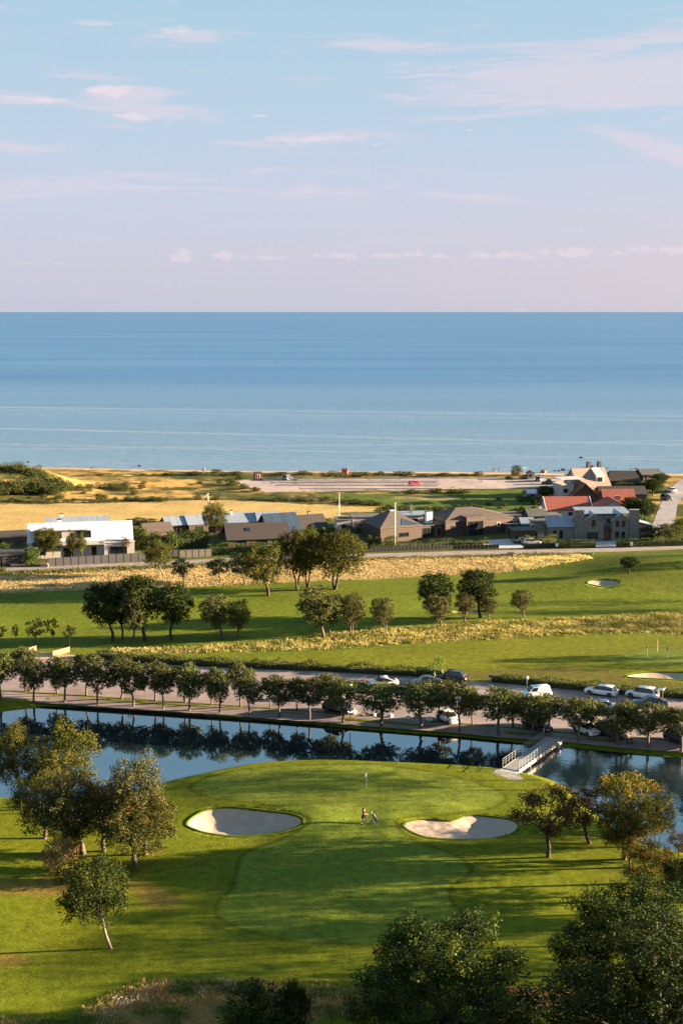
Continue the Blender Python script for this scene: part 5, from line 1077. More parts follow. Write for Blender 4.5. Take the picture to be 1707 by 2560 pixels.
pole(987, 1368, 1259, .10, 'tall white flagpole in front of the timber house', frame_white)
pole(848, 1299, 1234, .09, 'white flagpole standing at the hay field edge', frame_white)
r, hh = pole(521, 1257, 1235, .10, 'white mast with a drooping windsock in the hay field', frame_white, 'windsock_mast', 'mast'); MB().tube([(0, 0, hh), (-.7, 0, hh - .5), (-1.5, 0, hh - 1.6), (-1.9, 0, hh - 2.9)], [.14, .2, .16, .1], 8).build('windsock', frame_white, r)
pole(1597, 1298, 1261, .07, 'thin street lamp post beside the rounded trees by the side road', zinc, 'street_lamp', 'street lamp')
# low timber barriers in the beach car park
for k, (x0, x1, y) in enumerate([(660, 1090, 1205.5), (676, 1092, 1209.5), (690, 1094, 1216), (748, 1092, 1225.5), (655, 1000, 1201), (950, 1440, 1197.5)]):
    a, b = G(x0, y), G(x1, y); d = b - a; L = math.hypot(d.x, d.y); r = thing('timber_barrier', 'low pale timber barrier across the beach car park, %s row' % ['second', 'third', 'fourth', 'nearest', 'farthest left', 'farthest right'][k], 'barrier', a, math.atan2(d.y, d.x), 'car park barriers')
    pale = mat('bleached_timber', (.48, .42, .38), .85, .15); MB().box(0, L, -.12, .12, .32, .62).build('rail', pale, r); pm = MB().box(-.09, .09, -.09, .09, -.2, .31).mesh('post', pale)
    for j in range(int(L / 5) + 1): obj('post', pm, r, (j * 5 + .2, 0, 0))
# wooden board fence by the saplings
def board_fence(a, b, hgt, n, label):
    A, B = G(*a), G(*b); d = B - A; L = math.hypot(d.x, d.y); r = thing('board_fence', label, 'fence', A, math.atan2(d.y, d.x)); wood = mat('new_timber', (.17, .12, .065), .8, .15)
    bm = MB().box(.012, L / n - .012, -.02, .02, .05, hgt).mesh('board', wood)
    for k in range(n): obj('board', bm, r, (k * L / n, 0, 0))
    for k in range(3): MB().box(k * L / 2 - .06, k * L / 2 + .06, .024, .14, -.2, hgt + .05).build('post', wood, r)
board_fence((133, 1642), (175, 1631), .95, 14, 'sunlit timber board fence behind the avenue at the left'); board_fence((74, 1637), (92, 1632), 1.2, 7, 'short timber board screen left of the sunlit fence')

# ------------------------------------------------------------------ vehicles
tyre = mat('tyre_rubber', (.015, .015, .016), .85); rim = mat('alloy_rim', (.42, .42, .44), .35, .1, 4, metallic=.6)
car_glass = mat('car_glass', (.012, .015, .018), .06, .1, 1, spec=.8); black_trim = mat('black_trim', (.016, .016, .017), .5)
head_glass = mat('headlight_glass', (.75, .74, .70), .1, .05); tail_red = mat('tail_light_red', (.42, .012, .010), .2); plate = mat('number_plate', (.70, .70, .68), .5, .02)
def paint(name, col):
    m = mat('paint_' + name, col, .22, .03, .8); m.node_tree.nodes['Principled BSDF'].inputs['Coat Weight'].default_value = .6; return m
PAINT = dict(white=paint('white', (.74, .73, .72)), black=paint('black', (.012, .013, .016)), dark=paint('dark_grey', (.030, .034, .042)), blue=paint('blue', (.05, .085, .15)), red=paint('red', (.36, .03, .035)), grey=paint('grey', (.16, .17, .18)), navy=paint('navy', (.018, .028, .055)))
# length, width, height, belt height, bonnet end, screen top, roof end, tail end (x from the front, fractions), wheel radius, tail height
CARS = dict(coupe=(4.6, 1.86, 1.52, .92, .27, .43, .66, .95, .36, .98), suv=(4.65, 1.88, 1.68, 1.02, .24, .39, .86, .97, .37, 1.05), hatch=(4.0, 1.74, 1.48, .92, .22, .38, .84, .97, .31, .95), wagon=(4.75, 1.85, 1.48, .92, .26, .42, .86, .98, .34, .95),
            van=(4.35, 1.82, 1.84, 1.10, .20, .36, .93, .985, .31, 1.1), sedan=(4.75, 1.86, 1.45, .90, .26, .43, .68, .90, .34, .96), pickup=(5.0, 1.9, 1.75, 1.05, .26, .38, .60, .66, .38, 1.0))
CARMESH = {}
def car_parts(kind):
    if kind in CARMESH: return CARMESH[kind]
    L, W, Hh, belt, xb, xs, xr, xt, wr, th = CARS[kind]; w = W / 2; out = []
    # body: sections along x (front at +L/2)
    def sec(x, hw, zb, zt, crown):
        return [Vector((x, -hw * .90, zb)), Vector((x, -hw, zb + .16)), Vector((x, -hw, zt - .22)), Vector((x, -hw * .93, zt - .05)), Vector((x, -hw * .70, zt + crown)), Vector((x, hw * .70, zt + crown)), Vector((x, hw * .93, zt - .05)), Vector((x, hw, zt - .22)), Vector((x, hw, zb + .16)), Vector((x, hw * .90, zb))]
    f = L / 2; R = []
    for fx, hw, zb, zt, cr in ((0, .80, .32, .60, .0), (.010, .90, .25, .68, .01), (.035, .955, .22, .745, .02), (.10, .985, .20, .80, .035), (xb, 1.0, .19, belt - .04, .04), (xs, 1.0, .19, belt, .03), (.6, 1.0, .19, belt + .01, .03), (.82, 1.0, .20, belt + .03, .03), (.94, .98, .23, th, .03), (.985, .94, .28, th - .03, .02), (1.0, .87, .36, th - .10, .0)):
        R.append(sec(f - fx * L, hw * w, zb, zt, cr))
    out.append(('body', MB().loft(R), 'P', True))
    zb = belt - .02; r = Hh
    def q(fx, y, z): return Vector((f - fx * L, y * w, z))
    base = [q(xb, .84, zb), q(xb, -.84, zb), q(xt, -.86, th - .03), q(xt, .86, th - .03)]; top = [q(xs, .68, r - .03), q(xs, -.68, r - .03), q(xr, -.67, r - .02), q(xr, .67, r - .02)]
    m0 = [a.lerp(b, .45) + Vector((0, (b.y - a.y) * -.12, 0)) for a, b in zip(base, top)]; crn = [Vector((p.x * .96, p.y * .82, r + .015)) for p in top]
    out.append(('cabin', MB().loft([base, m0, top]), black_trim if kind != 'van' else 'P', False))
    rl = [Vector((p.x * 1.015, p.y * 1.03, r - .035)) for p in top]; out.append(('roof', MB().loft([rl, [Vector((p.x * 1.01, p.y * 1.02, r - .005)) for p in top], crn]), 'P', True))
    for s in (1, -1):                                     # painted rear pillars
        a, b = (base[3], top[3]) if s > 0 else (base[2], top[2]); dx = Vector((L * (.10 if kind != 'sedan' else .06), 0, 0)); oy = Vector((0, s * .02, 0))
        out.append(('rear_pillar', MB().add([a + oy, a + dx + oy, b + dx * .8 + oy, b + oy], [(0, 1, 2, 3)]), 'P', False))
    def pane(a, b, c, d, i0, i1, j0, j1, nm, mk):
        """window on the quad a b (bottom) c d (top), inset, 12 mm proud"""
        def at(u, v): return (a.lerp(b, u)).lerp(d.lerp(c, u), v)
        n = (b - a).cross(d - a).normalized(); cen = (a + b + c + d) / 4
        if n.dot(cen - Vector((cen.x * .2, 0, .9))) < 0: n = -n
        p = [at(i0, j0), at(i1, j0), at(i1, j1), at(i0, j1)]; o = [k + n * .03 for k in p]
        out.append((nm, MB().add(o + p, [(0, 1, 2, 3), (0, 4, 5, 1), (1, 5, 6, 2), (2, 6, 7, 3), (3, 7, 4, 0)]), mk, False))
    pane(base[1], base[0], top[0], top[1], .05, .95, .10, .97, 'windscreen', car_glass); pane(base[3], base[2], top[2], top[3], .08, .92, .28, .93, 'rear_window', car_glass)
    for s, (a, b, c, d) in ((1, (base[0], base[3], top[3], top[0])), (-1, (base[1], base[2], top[2], top[1]))):
        if kind == 'van': pane(a, b, c, d, .05, .34, .18, .90, 'side_window', car_glass)
        else:
            pane(a, b, c, d, .07, .42, .10, .93, 'side_window', car_glass); pane(a, b, c, d, .44, .74, .10, .93, 'side_window', car_glass)
            if kind in ('suv', 'wagon'): pane(a, b, c, d, .75, .93, .20, .86, 'side_window', car_glass)
    for s in (1, -1):
        out.append(('headlight', MB().loft([[q(.02, s * .56, .60), q(.02, s * .86, .62), q(.02, s * .84, .73), q(.02, s * .58, .70)], [q(.004, s * .54, .60), q(.010, s * .84, .62), q(.03, s * .82, .74), q(.02, s * .56, .70)]]), head_glass, False))
        zt = th - .12; out.append(('tail_light', MB().box(-f - .012, -f + .10, s * w * .74 - .13, s * w * .74 + .13, zt - (.30 if kind in ('suv', 'van', 'hatch', 'wagon') else .12), zt), tail_red, False))
        out.append(('mirror', MB().box(f - (xs - .08) * L - .06, f - (xs - .08) * L + .08, s * w * 1.0 - .02, s * (w * 1.0 + .16), belt + .0, belt + .13) if s > 0 else MB().box(f - (xs - .08) * L - .06, f - (xs - .08) * L + .08, -w - .16, -w + .02, belt, belt + .13), 'P', False))
    out.append(('front_plate', MB().box(f - .02, f + .012, -.26, .26, .42, .53), plate, False)); out.append(('rear_plate', MB().box(-f - .015, -f + .05, -.26, .26, .52, .63), plate, False))
    out.append(('grille', MB().box(f - .05, f + .006, -.5, .5, .56, .68), black_trim, False)); out.append(('sill', MB().box(-f * .62, f * .62, -w - .008, w + .008, .17, .30), black_trim, False))
    wheel = []
    for fx in (.185, .80):
        for s in (1, -1):
            c = Vector((f - fx * L, s * (w - .095), wr)); ac = [Vector((c.x + wr * 1.17 * math.cos(PI * k / 12), s * (w + .006), c.z + wr * 1.17 * math.sin(PI * k / 12))) for k in range(13)]
            out.append(('wheel_arch', MB().add(ac, [tuple(range(13))]), black_trim, False))
            def ring(y, rr, n=16): return [c + Vector((rr * math.cos(2 * PI * k / n), s * y, rr * math.sin(2 * PI * k / n))) for k in range(n)]
            wheel.append((MB().loft([ring(-.1, wr * .9), ring(-.08, wr), ring(.10, wr), ring(.125, wr * .92), ring(.118, wr * .68)]), MB().loft([ring(.09, wr * .66), ring(.122, wr * .64), ring(.105, wr * .2)])))
    CARMESH[kind] = ([(n, mb, m, sm) for n, mb, m, sm in out], wheel, {}); return CARMESH[kind]
def car(kind, colour, px, py, heading, label, name='parked_car', group='cars in the golf car park', cat='car'):
    parts, wheels, cache = car_parts(kind); p = G(px, py, .04); r = thing(name, label, cat, p, math.radians(heading), group)
    for i, (n, mb, m, sm) in enumerate(parts):
        key = (i, colour if m == 'P' else '')
        if key not in cache:
            cache[key] = mb.mesh(n, PAINT[colour] if m == 'P' else m, sm)
        obj(n, cache[key], r)
    for i, (t, w) in enumerate(wheels):
        if ('w', i) not in cache: cache[('w', i)] = (t.mesh('wheel', tyre, False), w.mesh('rim', rim, False))
        o = obj('wheel', cache[('w', i)][0], r); obj('rim', cache[('w', i)][1], o)
    return r
car('coupe', 'white', 956, 1717, 188, 'white coupe-backed car alone in the middle of the car park')
car('sedan', 'navy', 1063, 1714, 185, 'dark blue car half hidden behind the trees beside a standing person')
car('suv', 'black', 1127, 1703, 158, 'black estate car parked against the hedge clump')
vn = car('van', 'white', 1338, 1746, 192, 'white delivery van with dark lettering on its side', cat='van')
MBx = MB()
for k in range(5): MBx.box(-.9 + k * .17, -.9 + k * .17 + .05, .905, .925, 1.02, 1.24).box(-.9 + k * .17, -.9 + k * .17 + .12, .905, .925, 1.20 if k % 2 else 1.10, 1.24 if k % 2 else 1.14)
MBx.box(-.9, -.2, .905, .925, .88, .93); MBx.build('side_lettering', mat('brown_print', (.20, .10, .04), .6), vn)
car('wagon', 'white', 1502, 1737, 152, 'white estate car parked by the back hedge, rear towards the viewer')
hb = car('suv', 'white', 1604, 1745, 150, 'white car with its tailgate open beside two people in white')
MB().slab([(-2.2, -.72, 1.62), (-2.2, .72, 1.62), (-3.15, .66, 1.80), (-3.15, -.66, 1.80)], .06).build('open_tailgate', PAINT['white'], hb); MB().box(-2.345, -2.30, -.60, .60, .80, 1.42).build('boot_shade', black_trim, hb)  # dark panel on the rear stands in for the shaded boot interior
car('sedan', 'navy', 1624, 1766, 178, 'dark blue sedan in front of the open-tailgate car')
car('hatch', 'blue', 1494, 1777, 182, 'blue hatchback mostly hidden behind the avenue crowns')
car('suv', 'black', 846, 1781, -38, 'dark car behind the avenue trunk at the end of the back row')
car('hatch', 'white', 1119, 1804, -62, 'white small car nosing towards the path right of the white boulders')
car('suv', 'black', 1341, 1822, -58, 'black SUV nosing towards the footbridge end of the path')
car('hatch', 'white', 1463, 1833, -60, 'white hatchback facing the path right of the black SUV')
car('suv', 'dark', 1524, 1840, -54, 'dark grey SUV facing the path beside the white hatchback')
car('suv', 'navy', 1702, 1857, -50, 'dark car cut by the right edge of the car park')
car('suv', 'white', 822, 1748, 190, 'white car roof glimpsed between avenue crowns, left of the lamp')
car('sedan', 'dark', 1303, 1357, 20, 'dark car on the pale driveway beside the wooden garage', group='cars by the houses')
car('wagon', 'grey', 1326, 1361, 15, 'grey car on the pale driveway in front of the dark one', group='cars by the houses')
car('sedan', 'white', 1622, 1338, 30, 'white car right of the stone house', group='cars by the houses')
car('hatch', 'red', 1036, 1213, 20, 'small red car in the beach car park', group='cars at the beach')
car('van', 'dark', 720, 1200, 60, 'dark van at the back of the beach car park', group='cars at the beach', cat='van')
car('suv', 'blue', 1349, 1203, 60, 'blue car beside the beach kiosk', group='cars at the beach')
car('pickup', 'dark', 1372, 1211, 170, 'dark pickup right of the blue car at the beach', group='cars at the beach', cat='pickup')
car('suv', 'black', 1664, 1250, -78, 'black car driving down the side road with headlights on', 'moving_car', 'cars on the side road')
car('sedan', 'white', 1676, 1230, 100, 'white car further up the side road', 'moving_car', 'cars on the side road')

# ------------------------------------------------------------------ people
skin = mat('skin', (.42, .24, .16), .6, .06); hair_dark = mat('hair_dark', (.015, .011, .010), .6); hair_fair = mat('hair_fair', (.20, .13, .07), .6)
cloth = dict(black=mat('cloth_black', (.014, .014, .017), .85), white=mat('cloth_white', (.68, .66, .63), .85), navy=mat('cloth_navy', (.02, .03, .06), .85), red=mat('cloth_red', (.35, .05, .05), .85), beige=mat('cloth_beige', (.40, .30, .21), .85), grey=mat('cloth_grey', (.15, .15, .16), .85), pink=mat('cloth_pink', (.45, .20, .20), .85))
def skinmesh(name, pts, edges, rad, m, parent, sub=1):
    me = bpy.data.meshes.new(name); me.from_pydata(pts, edges, []); me.materials.append(m); o = obj(name, me, parent)
    sk = o.modifiers.new('skin', 'SKIN'); sk.use_smooth_shade = True
    for i, r in enumerate(rad): me.skin_vertices[0].data[i].radius = (r, r) if not isinstance(r, tuple) else r
    me.skin_vertices[0].data[0].use_root = True
    sb = o.modifiers.new('sub', 'SUBSURF'); sb.levels = sub; sb.render_levels = sub; return o
def person(px, py, heading, label, top='white', legs='navy', hair='dark', pose='stand', bare_legs=False, long_hair=False, group=None, hgt=1.70, skirt=False, tiny=False):
    p = G(px, py); p.z += .04; r = thing('person', label, 'person', p, math.radians(heading), group, hgt / 1.72)
    st = {'stand': (.06, -.04), 'walk': (.30, -.26)}.get(pose, (.05, -.05)); dz = 0.0
    hands = {'stand': [(.04, .26, .78), (.04, -.26, .78)], 'walk': [(.42, .20, .98), (.46, -.16, 1.0)], 'reach': [(.45, .18, 1.0), (.45, -.18, 1.05)], 'sit': [(.34, .2, .55), (.34, -.2, .55)]}[pose]
    elb = {'stand': [(-.02, .25, 1.06), (-.02, -.25, 1.06)], 'walk': [(.06, .25, 1.08), (.10, -.24, 1.10)], 'reach': [(.14, .25, 1.12), (.14, -.25, 1.14)], 'sit': [(.10, .26, .72), (.10, -.26, .72)]}[pose]
    lean = .06 if pose in ('walk', 'reach') else 0
    if pose == 'sit':
        dz = -.42; knees = [(.42, .12, .50), (.42, -.12, .50)]; feet = [(.34, .12, .06), (.34, -.12, .06)]
    else: knees = [(st[0] * .62 + .04, .10, .50), (st[1] * .35 + .04, -.10, .50)]; feet = [(st[0], .10, .07), (st[1], -.10, .07)]
    V = [(0, 0, .94 + dz), (lean * .5, 0, 1.16 + dz), (lean, 0, 1.38 + dz), (lean + .01, 0, 1.50 + dz), (lean + .03, 0, 1.62 + dz), (lean + .03, 0, 1.70 + dz)]; Rr = [(.15, .12), (.125, .10), (.16, .105), .055, .092, .07]; E = [(0, 1), (1, 2), (2, 3), (3, 4), (4, 5)]
    for s in (0, 1):
        y = (.095, -.095)[s]; n = len(V); V += [(0, y, .84 + dz), knees[s], feet[s], (feet[s][0] + .16, feet[s][1], .04)]; Rr += [.085, .058, .042, .035]; E += [(0, n), (n, n + 1), (n + 1, n + 2), (n + 2, n + 3)]
        n = len(V); ys = (.19, -.19)[s]; V += [(lean, ys, 1.40 + dz), elb[s], hands[s], (hands[s][0] + .08, hands[s][1], hands[s][2] - .02)]; Rr += [.058, .042, .030, .026]; E += [(2, n), (n, n + 1), (n + 1, n + 2), (n + 2, n + 3)]
    skinmesh('body', V, E, Rr, skin, r, 1)
    # clothes follow the same limbs a little larger
    T = [(lean * .2, 0, .92 + dz), (lean * .5, 0, 1.15 + dz), (lean, 0, 1.39 + dz)]; tr = [(.165, .135), (.145, .115), (.175, .12)]; te = [(0, 1), (1, 2)]
    for s in (0, 1):
        n = len(T); e = elb[s]; ys = (.20, -.20)[s]; T += [(lean, ys, 1.40 + dz), (e[0] * .8 + lean * .2, (e[1] + ys) / 2, (e[2] + 1.40 + dz) / 2)]; tr += [.072, .062]; te += [(2, n), (n, n + 1)]
    skinmesh('shirt', T, te, tr, cloth[top], r, 1)
    if skirt: MB().loft([[Vector((rr * math.cos(a) + ox, rr * .9 * math.sin(a), z)) for a in [2 * PI * k / 10 for k in range(10)]] for z, rr, ox in ((1.02, .155, .02), (.86, .20, 0), (.60, .235, .01))]).build('skirt', cloth[legs], r)
    else:
        B = [(0, 0, .93 + dz)]; br = [(.165, .135)]; be = []
        for s in (0, 1):
            y = (.095, -.095)[s]; n = len(B); k = knees[s]; B += [(0, y, .84 + dz), k]; br += [.10, .075]; be += [(0, n), (n, n + 1)]
            if not bare_legs: B.append((feet[s][0], feet[s][1], .12)); br.append(.058); be.append((n + 1, n + 2))
        skinmesh('trousers', B, be, br, cloth[legs], r, 1)
    sh = MB()
    for s in (0, 1): sh.ball((feet[s][0] + .06, feet[s][1], .05), (.15, .055, .055), 8, 4)
    sh.build('shoes', cloth['white'], r)
    hm = hair_dark if hair == 'dark' else hair_fair; hb = MB().ball((lean - .012, 0, 1.672 + dz), (.110, .106, .108), 12, 7)
    if long_hair: hb.tube([(lean - .05, 0, 1.66 + dz), (lean - .12, 0, 1.48 + dz), (lean - .11, 0, 1.22 + dz)], [.085, .09, .03], 8)
    hb.build('hair', hm, r)
    fc = MB().ball((lean + .135, 0, 1.60 + dz), (.022, .016, .03), 6, 4)
    for s in (1, -1): fc.ball((lean + .045, s * .097, 1.61 + dz), (.022, .014, .035), 6, 4)
    fc.build('nose_and_ears', skin, r)
    ey = MB()
    for s in (1, -1): ey.ball((lean + .112, s * .036, 1.635 + dz), .013, 6, 4)
    ey.box(lean + .105, lean + .122, -.025, .025, 1.545 + dz, 1.556 + dz); ey.build('eyes_and_mouth', mat('eye_dark', (.05, .02, .02), .4), r)
    return r
person(908, 2059, 8, 'golfer in a black top and short skirt walking a trolley across the green', 'black', 'black', 'dark', 'walk', True, True, hgt=1.74, skirt=True)
person(1085, 1708, 200, 'person in white standing beside the half hidden dark blue car', 'white', 'beige', 'fair', 'stand', group=None)
person(1619, 1746, 130, 'person in a white shirt at the open tailgate, on the left', 'white', 'white', 'fair', 'reach')
person(1630, 1744, 150, 'person in white with dark trousers at the open tailgate, on the right', 'white', 'navy', 'dark', 'stand')
person(1637, 1751, 160, 'person in pale clothes sitting low behind the open tailgate', 'white', 'beige', 'fair', 'sit')
person(1553, 1856, -20, 'person in dark clothes pushing a pram on the pond path', 'black', 'navy', 'dark', 'walk')
for k, (x, y, c, l) in enumerate([(1231, 1180, 'navy', 'dark-clothed beach walker, leftmost of the trio on the sand'), (1238, 1180, 'red', 'red-shirted beach walker in the middle of the trio on the sand'), (1246, 1179, 'navy', 'dark-clothed beach walker, rightmost of the trio on the sand'), (1309, 1179, 'white', 'pale bather standing left of the beach kiosk'), (1315, 1178, 'beige', 'pale bather standing just left above the kiosk'),
                                  (1351, 1178, 'navy', 'dark figure on the beach right of the kiosk'), (1361, 1183, 'red', 'person in red by the small beach tent'), (508, 1181, 'navy', 'distant walker on the left beach, first of a pair'), (512, 1181, 'black', 'distant walker on the left beach, second of a pair')]):
    person(x, y, 40 * k, l, c, 'grey', 'dark', 'stand', group='people on the beach')
def trolley(px, py, label):
    r = thing('golf_trolley', label, 'golf trolley', G(px, py, .0), math.radians(8)); blk = mat('bag_black', (.015, .015, .017), .6); wh = mat('trolley_grey', (.20, .20, .20), .4)
    for y in (.33, -.33): 
        o = MB().loft([[Vector((.15 + rr * math.cos(a), y + yy, .16 + rr * math.sin(a))) for a in [2 * PI * k / 14 for k in range(14)]] for yy, rr in ((-.04, .13), (-.035, .16), (.035, .16), (.04, .13))]).build('wheel', wh, r)
        MB().tube([(.15, y - .045, .16), (.15, y + .045, .16)], .07, 8).build('hub', blk, o)
    MB().loft([[Vector((.72 + rr * math.cos(a), yy, .12 + rr * math.sin(a))) for a in [2 * PI * k / 14 for k in range(14)]] for yy, rr in ((-.03, .09), (-.025, .12), (.025, .12), (.03, .09))]).build('wheel', wh, r)
    fr = MB().tube([(.15, -.33, .16), (.15, .33, .16)], .02).tube([(.72, 0, .12), (.30, 0, .32), (-.05, 0, .85), (-.32, 0, 1.0)], .022).tube([(-.32, -.14, 1.0), (-.32, .14, 1.0)], .02); fr.build('frame', wh, r)
    bag = MB().tube([(.60, 0, .28), (.45, 0, .55), (.15, 0, 1.02)], [.13, .155, .15], 12).build('golf_bag', blk, r); MB().box(.28, .52, -.20, .20, .42, .74).build('bag_pocket', mat('bag_grey', (.10, .10, .10), .6), bag)
    rr = random.Random(2)
    for k in range(7):
        a, b = rr.uniform(-.08, .08), rr.uniform(-.06, .06); c = MB().tube([(.18 + b, a, .98), (.02 + b, a * 1.4, 1.26)], .008, 4); c.ball((.02 + b, a * 1.4, 1.28), (.045, .025, .03), 6, 4); c.build('golf_club', zinc, bag)
trolley(928, 2058, 'white three-wheeled golf trolley carrying a black bag, pushed by the golfer')
r = thing('pram', 'dark pram pushed along the pond path', 'pram', G(1566, 1858), math.radians(-20))
for x in (.0, .62):
    for y in (.26, -.26): MB().loft([[Vector((x + rr * math.cos(a), y + yy, .14 + rr * math.sin(a))) for a in [2 * PI * k / 12 for k in range(12)]] for yy, rr in ((-.03, .1), (-.025, .14), (.025, .14), (.03, .1))]).build('wheel', tyre, r)
MB().tube([(0, .24, .14), (.3, .24, .5), (-.35, .24, 1.0), (-.35, -.24, 1.0), (.3, -.24, .5), (0, -.24, .14)], .02).tube([(.62, .24, .14), (.3, .24, .5)], .02).tube([(.62, -.24, .14), (.3, -.24, .5)], .02).build('frame', zinc, r)
MB().extrude([(-.1, .5), (.68, .46), (.78, .66), (.68, .72), (-.1, .74)], 1, -.22, .22).build('seat', cloth['navy'], r); MB().extrude([(-.12, .75), (.30, .75), (.22, 1.02), (.02, 1.08), (-.14, 1.0)], 1, -.23, .23).build('hood', cloth['pink'], r)

# ------------------------------------------------------------------ small things on the course and by the path
def flag(px, py, top, col, label, name='golf_flag'):
    p = G(px, py); hgt = TOPZ(p, top); r = thing(name, label, 'golf flag', p); MB().tube([(0, 0, -.1), (0, 0, hgt)], [.022, .018], 6).build('flagstick', mat('stick_pale', (.66, .64, .58), .5), r)
    V, Fc = [], []
    for i in range(7):
        for j in range(4): V.append((-.02 + (-.09 * i / 6 if j else -.06 * i / 6) * 1.0, .05 * math.sin(i * 1.2 + j), hgt - .05 - .5 * j / 3 - .10 * i / 6))
    V2 = [(x * 2.0, y + .012, z) for x, y, z in V]; V = [(x * 2.0, y - .012, z) for x, y, z in V]; k = len(V)
    for i in range(6):
        for j in range(3): a = i * 4 + j; Fc += [(a, a + 1, a + 5, a + 4), (k + a, k + a + 4, k + a + 5, k + a + 1)]
    m = MB().add(V + V2, Fc); m.build('flag', mat('flag_' + col, dict(white=(.72, .70, .72), red=(.55, .04, .06), teal=(.03, .18, .20))[col], .8), r, smooth=True)
    MB().tube([(0, 0, -.02), (0, 0, .012)], .06, 10).build('cup', mat('cup_black', (.01, .01, .01), .8), r)
flag(916, 1974, 1929, 'white', 'white golf flag on the near green')
flag(1617, 1642, 1611, 'red', 'red practice flag, leftmost of three at the right edge'); flag(1642, 1629, 1599, 'red', 'red practice flag furthest back of the three'); flag(1668, 1648, 1617, 'teal', 'dark teal practice flag beside the far bunker')
rb = random.Random(8)
for k, (x, y, w) in enumerate([(882, 1785, 20), (932, 1790, 15), (974, 1793, 15), (1019, 1797, 15), (1072, 1802, 20)]):
    p = G(x, y, .03); s = w * MPX(p) / 2; mb = MB().ball((0, 0, s * .35), (s, s * .75, s * .62), 10, 6)
    mb.v = [(a * (1 + .22 * math.sin(7 * b + k) + rb.uniform(-.05, .05)), b * (1 + .15 * math.sin(5 * a)), max(-.05, c * (1 + .15 * math.sin(4 * a + 3 * b)))) for a, b, c in [tuple(q) for q in mb.v]]
    tag(mb.build('white_boulder', mat('white_boulder', (.66, .64, .62), .8, .1, 2, .3), None, p, True), 'white painted boulder between path and car park, %s from the left' % ORD[k], 'boulder', 'white boulders along the path')
def lamp(px, py, top, label, globe=.26):
    p = G(px, py); hgt = TOPZ(p, top); r = thing('park_lamp', label, 'lamp', p); MB().tube([(0, 0, -.1), (0, 0, .5), (0, 0, hgt - .4)], [.07, .05, .04], 8).build('post', zinc, r)
    MB().ball((0, 0, hgt - globe), globe, 12, 8).build('globe', mat('lamp_globe', (.74, .72, .68), .3, .03), r, smooth=True); MB().tube([(0, 0, hgt - .5), (0, 0, hgt - .42)], .1, 8).build('collar', zinc, r)
lamp(875, 1808, 1710, 'globe lamp on a tall post on the pond bank in the middle'); lamp(1316, 1722, 1690, 'globe lamp behind the white van'); lamp(1654, 1760, 1722, 'slim lamp post beside the open-tailgate car', .16)
r = thing('sign_post', 'pale slim sign post beside the black estate car', 'sign', G(1169, 1705)); MB().box(-.10, .10, -.05, .05, -.1, 1.25).build('board', mat('sign_pale', (.50, .38, .28), .7), r); MB().box(-.13, .13, -.08, .08, 1.25, 1.31).build('cap', zinc, r)
r = thing('ticket_machine', 'grey ticket machine and post at the back of the car park', 'machine', G(1226, 1709)); MB().box(-.05, .05, -.05, .05, -.1, .9).build('post', zinc, r); MB().box(-.28, .22, -.16, .16, .9, 1.45).build('housing', zinc, r); MB().box(-.20, .14, -.18, -.163, 1.1, 1.38).build('screen', black_trim, r)
r = thing('bunker_rake', 'rake lying at the right end of the sunlit bunker', 'rake', G(1283, 2080, -.25), math.radians(20)); MB().tube([(-.8, 0, .05), (.6, 0, .12)], .02, 6).build('handle', mat('rake_handle', (.05, .05, .05), .6), r); MB().box(-.85, -.78, -.32, .32, .02, .1).build('rake_head', black_trim, r)
for k, (x, y) in enumerate([(230, 1476), (1475, 1360)]):
    if k == 0:
        r = thing('marker_post', 'thin white distance post at the straw edge on the left', 'post', G(130, 1478)); MB().box(-.06, .06, -.06, .06, -.1, 1.0).build('post', frame_white, r); MB().box(-.061, .061, -.061, .061, .8, .9).build('band', mat('band_red', (.4, .05, .05), .6), r)
for x, y, l in ((1391, 1371, 'white mailbox at the end of the black fence'), (1577, 1369, 'white mailbox before the hedge of the stone house')):
    r = thing('mailbox', l, 'mailbox', G(x, y)); MB().box(-.1, .1, -.1, .1, -.1, .5).build('post', plinth, r); MB().box(-.3, .3, -.2, .2, .5, 1.1).build('box', frame_white, r); MB().box(-.33, .33, -.23, .23, 1.103, 1.16).build('lid', frame_white, r)
def duck():
    p = G(371, 1900); p.z = WATER_Z; r = thing('duck', 'dark duck swimming in ripples on the pond', 'duck', p, 2.6)
    skinmesh('body', [(0, 0, .06), (-.16, 0, .07), (-.30, 0, .12), (.14, 0, .07), (.20, 0, .20), (.24, 0, .27), (.33, 0, .26)], [(0, 1), (1, 2), (0, 3), (3, 4), (4, 5), (5, 6)], [.12, .10, .03, .09, .04, .05, .018], mat('duck_brown', (.06, .045, .03), .7), r)
    MB().ball((.35, 0, .255), (.04, .02, .012), 6, 4).build('bill', mat('bill_yellow', (.35, .22, .03), .5), r)
duck()

